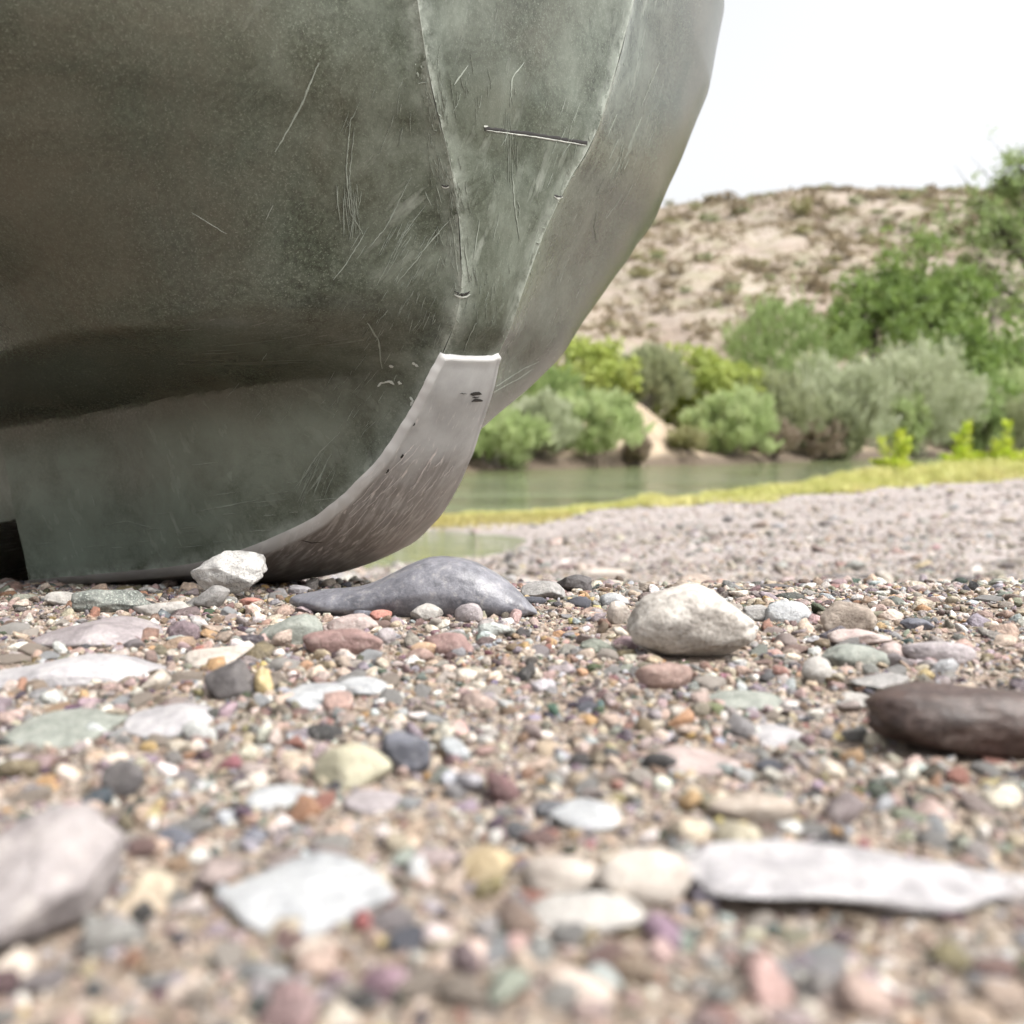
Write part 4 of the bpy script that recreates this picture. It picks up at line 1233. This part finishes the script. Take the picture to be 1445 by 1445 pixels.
HEROES = [
 ('stone', 'large chalky white stone lying alone right of the kayak bow', (888, 824, 1082, 940), 'chalk', dict(dr=.62, ang=.15, bumpy=.06, boxy=.35, seed=5, deform=taper_right, sink=.04, sub=5, rz=-.18)),
 ('pebble', 'reddish brown oblong pebble in front of the large chalky white stone', (900, 938, 983, 976), 'redbrown', dict(dr=.5, ang=.15, boxy=.4, sink=.12, rz=-.12)),
 ('stone', 'dark brown smooth oblong stone cut by the right edge', (1243, 973, 1553, 1084), 'brown', dict(dr=.42, ang=.0, boxy=.40, bumpy=.07, sink=.06, rz=-.10, tilt=(0, .06), sub=5)),
 ('stone', 'rough grey white angular stone propped against the keel', (264, 776, 369, 850), 'rough', dict(dr=.7, ang=.5, boxy=1.0, bumpy=.10, sink=.02, sub=5, lift=.0, seed=31)),
 ('pebble', 'small grey stone leaning under the rough angular stone by the keel', (266, 828, 320, 862), 'grey', dict(dr=.7, ang=.4, sink=.1, tilt=(0, -.3))),
 ('stone', 'long blue grey stone with a smooth hump under the kayak stem', (388, 812, 764, 874), 'slate', dict(dr=.34, ang=.12, bumpy=.03, deform=hump, sink=.25, rz=-.16, sub=5)),
 ('pebble', 'small round purple pebble at the foot of the long blue grey stone', (640, 852, 681, 882), 'mauve', dict(dr=.8, ang=.25)),
 ('pebble', 'white pebble in front of the blue grey stone, left of the purple one', (576, 852, 624, 879), 'white', dict(dr=.8, ang=.5)),
 ('stone', 'maroon oblong stone lying across the gravel in front of the kayak', (420, 890, 537, 928), 'maroon', dict(dr=.5, ang=.2, boxy=.35, sink=.3)),
 ('stone', 'grey green stone just behind the maroon oblong stone', (358, 868, 452, 913), 'green', dict(dr=.7, ang=.4, sink=.3)),
 ('pebble', 'rust red pebble above the right end of the maroon stone', (518, 862, 551, 881), 'rust', dict(dr=.6, ang=.4)),
 ('pebble', 'small brick red chip beside the rough angular stone', (332, 845, 367, 858), 'rust', dict(dr=.6, ang=.5)),
 ('stone', 'dark green speckled rough stone below the keel at the left', (96, 832, 204, 868), 'darkgreen', dict(dr=.5, ang=.6, boxy=.4, bumpy=.08)),
 ('pebble', 'white and grey pebble left of the dark green speckled stone', (54, 836, 100, 859), 'white', dict(dr=.7, ang=.4)),
 ('stone', 'flat mauve wedge shaped stone at the left, below the green one', (12, 864, 192, 920), 'mauve', dict(flat=0.14, dr=.5, ang=.3, bumpy=.04, deform=wedge, sink=.35)),
 ('stone', 'pale banded stone right of the dark green speckled stone', (176, 850, 264, 872), 'white', dict(dr=.5, ang=.4, sink=.4)),
 ('stone', 'pale lavender slab at the left edge in front of the mauve stone', (-70, 914, 222, 978), 'lavender', dict(flat=0.1, dr=.5, ang=.4, deform=wedge, sink=.4)),
 ('pebble', 'charcoal angular pebble left of the small yellow one', (276, 937, 350, 993), 'charcoal', dict(dr=.7, ang=.5, sink=.15)),
 ('pebble', 'ochre yellow pebble right of the charcoal one', (350, 947, 378, 986), 'yellow', dict(dr=.9, ang=.4)),
 ('stone', 'pale blue stone in front of the yellow pebble', (384, 958, 470, 1008), 'bluewhite', dict(flat=0.2, dr=.8, ang=.4, sink=.4)),
 ('stone', 'pale blue grey stone beside the paler one in front of the maroon stone', (464, 953, 540, 990), 'bluewhite', dict(flat=0.2, dr=.7, ang=.5, sink=.4)),
 ('stone', 'blurred greenish white stone at the left edge', (-40, 984, 112, 1062), 'green', dict(flat=0.16, dr=.7, ang=.4, sink=.4)),
 ('stone', 'blurred whitish stone below the pale lavender slab', (138, 985, 272, 1052), 'lavender', dict(flat=0.14, dr=.7, ang=.4, sink=.4)),
 ('pebble', 'dark blue grey pebble in the middle of the foreground', (528, 1040, 606, 1098), 'navy', dict(dr=.8, ang=.5, sink=.15)),
 ('stone', 'olive tan stone left of the dark blue grey pebble', (430, 1058, 547, 1118), 'olive', dict(dr=.75, ang=.5, sink=.3)),
 ('stone', 'pale grey slab with pointed ends low in the foreground left of centre', (258, 1204, 548, 1332), 'bluewhite', dict(flat=0.13, dr=.7, ang=.4, deform=diamond, sink=.1, hmin=.1, tilt=(.12, 0))),
 ('stone', 'large pale mauve stone blurred in the lower left corner', (-120, 1168, 150, 1350), 'cornermauve', dict(dr=.7, ang=.9, boxy=.7, bumpy=.06, sink=.1, rz=.75)),
 ('stone', 'blurred ochre stone low in the foreground near the centre', (648, 1212, 728, 1258), 'ochre', dict(dr=.7, ang=.5, sink=.3)),
 ('stone', 'blurred cream oblong stone right of the blurred ochre one', (735, 1224, 862, 1268), 'cream', dict(dr=.5, ang=.3, sink=.3)),
 ('stone', 'blurred round cream stone left of the long white slab', (845, 1214, 988, 1292), 'cream', dict(dr=.7, ang=.2, sink=.25)),
 ('stone', 'blurred white stone in front of the round cream stone', (748, 1264, 924, 1332), 'white', dict(flat=0.18, dr=.6, ang=.3, sink=.3)),
 ('stone', 'long white slab blurred along the lower right', (968, 1204, 1560, 1312), 'lavender', dict(flat=0.075, dr=.34, ang=.5, boxy=.5, bumpy=.10, sink=.08, hmin=.1, rz=-.06)),
 ('stone', 'blurred orange brown sliver behind the long white slab', (1008, 1130, 1138, 1172), 'tan', dict(dr=.4, ang=.3, sink=.3)),
 ('stone', 'blurred pale blue flat stone right of the centre foreground', (775, 1130, 887, 1182), 'bluewhite', dict(flat=0.16, dr=.7, ang=.3, sink=.35)),
 ('stone', 'grey green and pink oblong stone among the right hand pebbles', (1170, 912, 1272, 946), 'green', dict(dr=.55, ang=.25, sink=.25)),
 ('stone', 'rough pink stone behind the grey green oblong one at the right', (1176, 889, 1268, 916), 'pink', dict(dr=.5, ang=.5, boxy=.4, bumpy=.08, sink=.3)),
 ('pebble', 'pink smooth pebble at the right end of the grey green oblong stone', (1250, 908, 1292, 937), 'pink', dict(dr=.8, ang=.3)),
 ('stone', 'mauve grey stone right of the pink ones', (1284, 906, 1392, 942), 'mauve', dict(dr=.5, ang=.35, sink=.35)),
 ('pebble', 'greenish white round pebble right of the large chalky white stone', (1140, 930, 1186, 970), 'white', dict(dr=.9, ang=.25)),
 ('stone', 'tan brown lumpy stone farthest of the right hand group', (1164, 850, 1248, 896), 'tan', dict(dr=.6, ang=.4, bumpy=.09)),
 ('pebble', 'grey pink pebble leaning on the tan brown lumpy stone', (1190, 872, 1226, 894), 'cream', dict(dr=.7, ang=.3)),
 ('stone', 'pale blue grey stone between the chalky white and the tan brown stones', (1086, 849, 1152, 882), 'bluewhite', dict(dr=.7, ang=.35, sink=.35)),
 ('stone', 'dark grey rough stone touching the pale blue grey one on its left', (1052, 855, 1098, 880), 'grey', dict(dr=.6, ang=.5)),
 ('stone', 'black pointed stone on the crest right of the long blue grey stone', (780, 811, 838, 838), 'charcoal', dict(dr=.6, ang=.6, sink=.2)),
 ('stone', 'dark grey flat stone left of the black pointed one', (735, 820, 800, 850), 'grey', dict(dr=.6, ang=.5)),
 ('pebble', 'pale blue pebble left of the large chalky white stone', (848, 838, 890, 860), 'bluewhite', dict(dr=.7, ang=.3)),
 ('pebble', 'yellowish white pebble tucked behind the left end of the chalky stone', (858, 849, 892, 884), 'cream', dict(dr=.7, ang=.3)),
 ('stone', 'pinkish white stone behind the maroon oblong stone', (456, 868, 530, 896), 'pink', dict(dr=.6, ang=.45)),
 ('pebble', 'blue grey pebble left of the rust red pebble', (494, 862, 522, 880), 'navy', dict(dr=.6, ang=.4)),
 ('stone', 'dull red brown stone right of the maroon one', (590, 894, 668, 928), 'maroon', dict(dr=.6, ang=.5, sink=.45)),
 ('pebble', 'mauve pebble touching the right end of the maroon stone', (528, 888, 556, 912), 'mauve', dict(dr=.8, ang=.3)),
 ('pebble', 'red brown pebble below the dull red brown stone', (568, 918, 612, 940), 'redbrown', dict(dr=.7, ang=.3)),
 ('pebble', 'tan pebble between the maroon and the dull red brown stones', (576, 908, 622, 926), 'orange', dict(dr=.6, ang=.4)),
 ('stone', 'cream pink slab left of the maroon stone', (230, 905, 322, 948), 'cream', dict(flat=0.16, dr=.6, ang=.4, sink=.4)),
 ('stone', 'flat grey green stone sunk in the gravel below the chalky white stone', (1000, 972, 1122, 1008), 'green', dict(flat=0.1, dr=.6, ang=.3, sink=.6, hmin=.1)),
 ('stone', 'thin dark slate chip at the far right of the pebbles', (1278, 873, 1328, 892), 'navy', dict(dr=.6, ang=.6)),
 ('stone', 'whitish flat stone beside the dark brown stone', (1206, 976, 1262, 1006), 'white', dict(flat=0.16, dr=.7, ang=.3)),
 ('stone', 'grey slab behind the dark brown smooth stone', (1212, 955, 1300, 984), 'grey', dict(dr=.6, ang=.4)),
 ('stone', 'mauve grey flat stone in the middle foreground behind the blurred ochre one', (470, 1118, 560, 1160), 'mauve', dict(flat=0.14, dr=.7, ang=.3, sink=.4)),
 ('stone', 'pale pinkish stone below the flat grey green one', (1080, 1022, 1160, 1062), 'lavender', dict(flat=0.14, dr=.7, ang=.3, sink=.4)),
 ('stone', 'blurred pink white stone behind the left end of the long white slab', (930, 1050, 1062, 1104), 'pink', dict(flat=0.14, dr=.7, ang=.3, sink=.4)),
 ('stone', 'blurred grey stone left of the olive tan stone', (330, 1110, 430, 1152), 'bluewhite', dict(flat=0.14, dr=.7, ang=.3, sink=.4)),
 ('stone', 'blurred brown stone behind the large pale mauve corner stone', (128, 1080, 190, 1130), 'charcoal', dict(dr=.7, ang=.4, sink=.3)),
 ('stone', 'thin dark slab on the pale beach, leftmost of a scattered row beyond the pebbles', (1068, 824, 1128, 834), 'charcoal', dict(dr=.5, ang=.5, sink=.3, hmin=.05)),
 ('stone', 'thin dark slab on the pale beach, second of the scattered row', (1160, 810, 1202, 818), 'charcoal', dict(dr=.5, ang=.5, sink=.3, hmin=.05)),
 ('stone', 'thin dark slab on the pale beach, third of the scattered row', (1216, 811, 1250, 819), 'charcoal', dict(dr=.5, ang=.5, sink=.3, hmin=.05)),
 ('stone', 'thin dark slab on the pale beach, rightmost of the scattered row', (1354, 813, 1382, 822), 'charcoal', dict(dr=.5, ang=.5, sink=.3, hmin=.05)),
 ('stone', 'pale flat slab half buried in the beach behind the chalky white stone', (820, 802, 888, 818), 'cream', dict(dr=.5, ang=.4, sink=.3, hmin=.05)),
 ('pebble', 'blurred dark pebble right of the large pale mauve corner stone', (200, 1178, 262, 1208), 'navy', dict(dr=.7, ang=.4)),
 ('pebble', 'blurred dark blue pebble above the pointed pale grey slab', (328, 1180, 366, 1204), 'navy', dict(dr=.8, ang=.3)),
]
def build_heroes():
    for name, label, box, mat, kw in HEROES:
        hero(name, label, box, mat, **kw)
build_heroes()
#@@HERO_END

# ------------------------------------------------------------------ loose pebbles, one by one
def inside_stone(x, y, pad=1.0):
    for fx, fy, rx, ry in FOOT:
        if ((x - fx) / rx) ** 2 + ((y - fy) / ry) ** 2 < pad: return True
    return False
LANDMARKS = [(330, 860, 'the rough angular stone by the keel'), (150, 850, 'the dark green speckled stone'), (100, 900, 'the flat mauve stone'), (480, 910, 'the maroon oblong stone'), (650, 870, 'the long blue grey stone'),
             (980, 930, 'the large chalky white stone'), (1320, 1050, 'the dark brown oblong stone'), (1220, 925, 'the pink and grey green stones at the right'), (315, 970, 'the charcoal pebble'), (430, 990, 'the pale blue stones'),
             (565, 1070, 'the dark blue grey pebble'), (100, 960, 'the pale lavender slab'), (830, 1160, 'the blurred pale blue flat stone'), (1200, 1260, 'the long white slab'), (400, 1270, 'the pointed pale grey slab'), (80, 1260, 'the pale mauve corner stone'),
             (690, 1235, 'the blurred ochre stone'), (910, 1255, 'the round cream stone'), (1200, 870, 'the tan brown lumpy stone'), (625, 910, 'the dull red brown stone'), (1060, 990, 'the flat grey green stone'), (1340, 925, 'the mauve grey stone at the right'),
             (205, 1020, 'the blurred whitish stone'), (760, 960, 'the bare gravel in the middle')]
COLOR_WORD = {'white': 'white', 'cream': 'cream', 'pink': 'pink', 'grey': 'grey', 'bluewhite': 'pale blue', 'charcoal': 'blackish', 'maroon': 'maroon', 'redbrown': 'red brown', 'orange': 'orange', 'yellow': 'yellow', 'mauve': 'mauve', 'tan': 'tan', 'green': 'grey green', 'navy': 'dark blue', 'rust': 'rust red', 'olive': 'olive', 'lavender': 'lavender'}
PEB_KEYS = ['tan'] * 5 + ['cream'] * 5 + ['pink'] * 4 + ['white'] * 4 + ['grey'] * 4 + ['bluewhite'] * 3 + ['mauve'] * 3 + ['tan'] * 4 + ['charcoal'] * 2 + ['redbrown'] * 2 + ['maroon', 'maroon', 'orange', 'green', 'navy', 'navy', 'rust', 'olive', 'lavender', 'lavender']
def to_px(p):
    q = Vector(p) - CAM
    d = q.dot(FW)
    return 722.5 + F_PX * q.x / d, 722.5 - F_PX * q.dot(UP) / d
def build_pebbles():
    rnd = random.Random(21)
    protos = [stone_mesh(900 + k, (2, 2 * rnd.uniform(.55, .95), 2 * rnd.uniform(.34, .62)), 3, rnd.uniform(.4, .9), .09, rnd.uniform(.1, .6)) for k in range(10)]
    by = {}
    USED = set()
    n = 0
    while n < 230:
        px, py = rnd.uniform(5, 1440), 838 + 590 * rnd.random() ** 1.25
        p = hit_ground(px, py, 3)
        if p.y > 1.25 or inside_stone(p.x, p.y, 1.25): continue
        r = rnd.uniform(.0036, .0085) * (.72 if p.y < .4 else 1.0) * (1.15 if p.y > .6 else 1)
        key = rnd.choice(PEB_KEYS)
        k = rnd.randrange(10)
        if (k, key) not in by:
            m = protos[k].copy(); m.materials.clear(); m.materials.append(SM[key]); by[(k, key)] = m
        o = link('pebble', by[(k, key)])
        o.location = (p.x, p.y, ground_h(p.x, p.y) + r * .12)
        o.rotation_euler = (rnd.gauss(0, .15), rnd.gauss(0, .15), rnd.uniform(0, 6.28))
        o.scale = (r, r, r)
        FOOT.append((p.x, p.y, r * .8, r * .7))
        a, b = to_px(o.location)
        lm = min(LANDMARKS, key=lambda q: (q[0] - a) ** 2 + 2 * (q[1] - b) ** 2)
        side = 'left of' if a < lm[0] - 45 else ('right of' if a > lm[0] + 45 else ('in front of' if b > lm[1] else 'behind'))
        if 'bare gravel' in lm[2]: side = 'in' if abs(a - lm[0]) < 90 else 'beside'
        for _try in range(60):
            key = rnd.choice(PEB_KEYS)
            sz = 'tiny' if r < .0050 else ('small' if r < .0068 else 'rounded')
            lab = '%s %s pebble %s %s' % (sz, COLOR_WORD[key], side, lm[2])
            if lab not in USED: break
        USED.add(lab)
        if (k, key) not in by:
            m = protos[k].copy(); m.materials.clear(); m.materials.append(SM[key]); by[(k, key)] = m
        o.data = by[(k, key)]
        tag(o, lab, 'pebble', 'loose pebbles in the foreground gravel')
        n += 1
build_pebbles()

# ------------------------------------------------------------------ gravel that nobody could count: instanced grains
def gravel_material():
    t = NT('mixed_gravel')
    col = t.attr('tint', 'INSTANCER', 'Color')
    oi = t.n.new('ShaderNodeObjectInfo').outputs['Random']
    cm = t.n.new('ShaderNodeCombineXYZ'); t.l.new(oi, cm.inputs[0])
    sc = t.n.new('ShaderNodeVectorMath'); sc.operation = 'MULTIPLY_ADD'
    t.l.new(cm.outputs[0], sc.inputs[0]); sc.inputs[1].default_value = (60, 60, 60); t.l.new(t.coord('Object'), sc.inputs[2])
    n = t.noise(sc.outputs[0], 1.7, 4, .7)
    c2 = t.mix(t.ramp(n, [(.35, .55), (.6, 0)]), col, (.06, .05, .045))
    c2 = t.mix(t.ramp(n, [(.58, 0), (.75, .35)]), c2, (.66, .62, .57))
    t.P(Base_Color=c2, Roughness=.65)
    t.bump(n, .4, .25)
    return t.m
TINTS = [((.41, .33, .26), 20), ((.52, .45, .38), 13), ((.36, .265, .22), 14), ((.22, .205, .195), 12), ((.36, .365, .375), 8), ((.27, .22, .22), 9), ((.16, .112, .082), 17), ((.042, .037, .036), 12), ((.58, .55, .51), 9), ((.23, .115, .088), 4), ((.36, .225, .11), 3), ((.40, .31, .14), 1), ((.18, .18, .15), 2), ((.11, .108, .118), 4)]
def build_gravel():
    rng = np.random.default_rng(7)
    mat = gravel_material()
    coll = bpy.data.collections.new('grain_shapes')
    rnd = random.Random(77)
    for k in range(12):
        m = stone_mesh(700 + k, (2, 2 * rnd.uniform(.55, .95), 2 * rnd.uniform(.45, .8)), 2, rnd.uniform(.55, 1.0), .13, rnd.uniform(.1, .7))
        m.materials.append(mat)
        coll.objects.link(bpy.data.objects.new('grain_%02d' % k, m))
    cols = np.array([c for c, _ in TINTS]); wts = np.array([w for _, w in TINTS], float); wts /= wts.sum()
    def scatter(name, label, zones, skip=True, pale=0.0):
        P, S, Rr, I, Cc = [], [], [], [], []
        for (ya, yb, smin, smax, dens, spread) in zones:
            k = .60
            area = k * (yb * yb - ya * ya) + .1 * (yb - ya)
            n = int(area * dens)
            y = np.sqrt(rng.uniform(ya * ya, yb * yb, n))
            x = rng.uniform(-1, 1, n) * (k * y + .05)
            s = smin * (smax / smin) ** (rng.random(n) ** 1.6) * .5
            ci = rng.choice(len(cols), n, p=wts)
            c = cols[ci] * rng.uniform(.75, 1.2, (n, 1)) + rng.normal(0, .015, (n, 3))
            c = c * (1 - pale) + pale * np.array([[.36, .325, .295]])
            for i in range(n):
                xi, yi = float(x[i]), float(y[i])
                if skip and yi < 1.3 and inside_stone(xi, yi, .72): continue
                z = ground_h(xi, yi)
                if z < WATER + .004: continue
                # bare patches
                if noise.noise(Vector((xi * 11, yi * 11, 6))) > .38 and s[i] > .003 and yi < 1.3: continue
                P.append((xi, yi, z + s[i] * rng.uniform(-.05, .45)))
                S.append((s[i] * spread, s[i] * spread, s[i]))
                Rr.append((rng.normal(0, .35), rng.normal(0, .35), rng.uniform(0, 6.28)))
                I.append(int(rng.integers(0, 12)))
                Cc.append((*np.clip(c[i], .02, .8), 1))
        me = bpy.data.meshes.new(name)
        me.from_pydata(P, [], [])
        me.attributes.new('scl', 'FLOAT_VECTOR', 'POINT').data.foreach_set('vector', np.array(S, np.float32).ravel())
        me.attributes.new('rot', 'FLOAT_VECTOR', 'POINT').data.foreach_set('vector', np.array(Rr, np.float32).ravel())
        me.attributes.new('idx', 'INT', 'POINT').data.foreach_set('value', np.array(I, np.int32))
        me.attributes.new('tint', 'FLOAT_COLOR', 'POINT').data.foreach_set('color', np.array(Cc, np.float32).ravel())
        o = link(name, me, mat)
        ng = bpy.data.node_groups.new(name + '_scatter', 'GeometryNodeTree')
        ng.interface.new_socket('Geometry', in_out='INPUT', socket_type='NodeSocketGeometry')
        ng.interface.new_socket('Geometry', in_out='OUTPUT', socket_type='NodeSocketGeometry')
        N, Lk = ng.nodes, ng.links
        gi, go = N.new('NodeGroupInput'), N.new('NodeGroupOutput')
        ip = N.new('GeometryNodeInstanceOnPoints')
        ci_ = N.new('GeometryNodeCollectionInfo')
        ci_.inputs['Collection'].default_value = coll
        ci_.inputs['Separate Children'].default_value = True
        ci_.inputs['Reset Children'].default_value = True
        def na(nm, ty):
            a = N.new('GeometryNodeInputNamedAttribute'); a.data_type = ty; a.inputs['Name'].default_value = nm
            return a.outputs['Attribute']
        e2r = N.new('FunctionNodeEulerToRotation')
        Lk.new(na('rot', 'FLOAT_VECTOR'), e2r.inputs[0])
        Lk.new(gi.outputs[0], ip.inputs['Points'])
        Lk.new(ci_.outputs[0], ip.inputs['Instance'])
        ip.inputs['Pick Instance'].default_value = True
        Lk.new(na('idx', 'INT'), ip.inputs['Instance Index'])
        Lk.new(e2r.outputs[0], ip.inputs['Rotation'])
        Lk.new(na('scl', 'FLOAT_VECTOR'), ip.inputs['Scale'])
        Lk.new(ip.outputs[0], go.inputs[0])
        md = o.modifiers.new('scatter', 'NODES'); md.node_group = ng
        tag(o, label, 'gravel', None, 'stuff')
        print(name, len(P))
    scatter('foreground_gravel', 'fine mixed gravel covering the foreground of the beach',
            [(.09, .45, .0011, .0036, 125000, 1.0), (.09, .45, .0036, .0085, 21000, 1.1), (.09, .45, .008, .0125, 1500, 1.2), (.45, .8, .0013, .0042, 78000, 1.0), (.8, 1.35, .0018, .0048, 32000, 1.0), (.45, 1.35, .0042, .0095, 11500, 1.15), (.45, 1.35, .009, .017, 850, 1.25)])
    scatter('beach_gravel', 'pale gravel strewn over the beach beyond the kayak',
            [(1.3, 3, .004, .014, 3600, 1.3), (2.2, 5.5, .005, .018, 900, 1.35), (1.3, 5, .014, .045, 70, 1.5), (4, 9, .008, .028, 180, 1.4), (4, 12, .03, .07, 7, 1.5), (8, 18, .012, .04, 45, 1.5)], False, .32)
build_gravel()
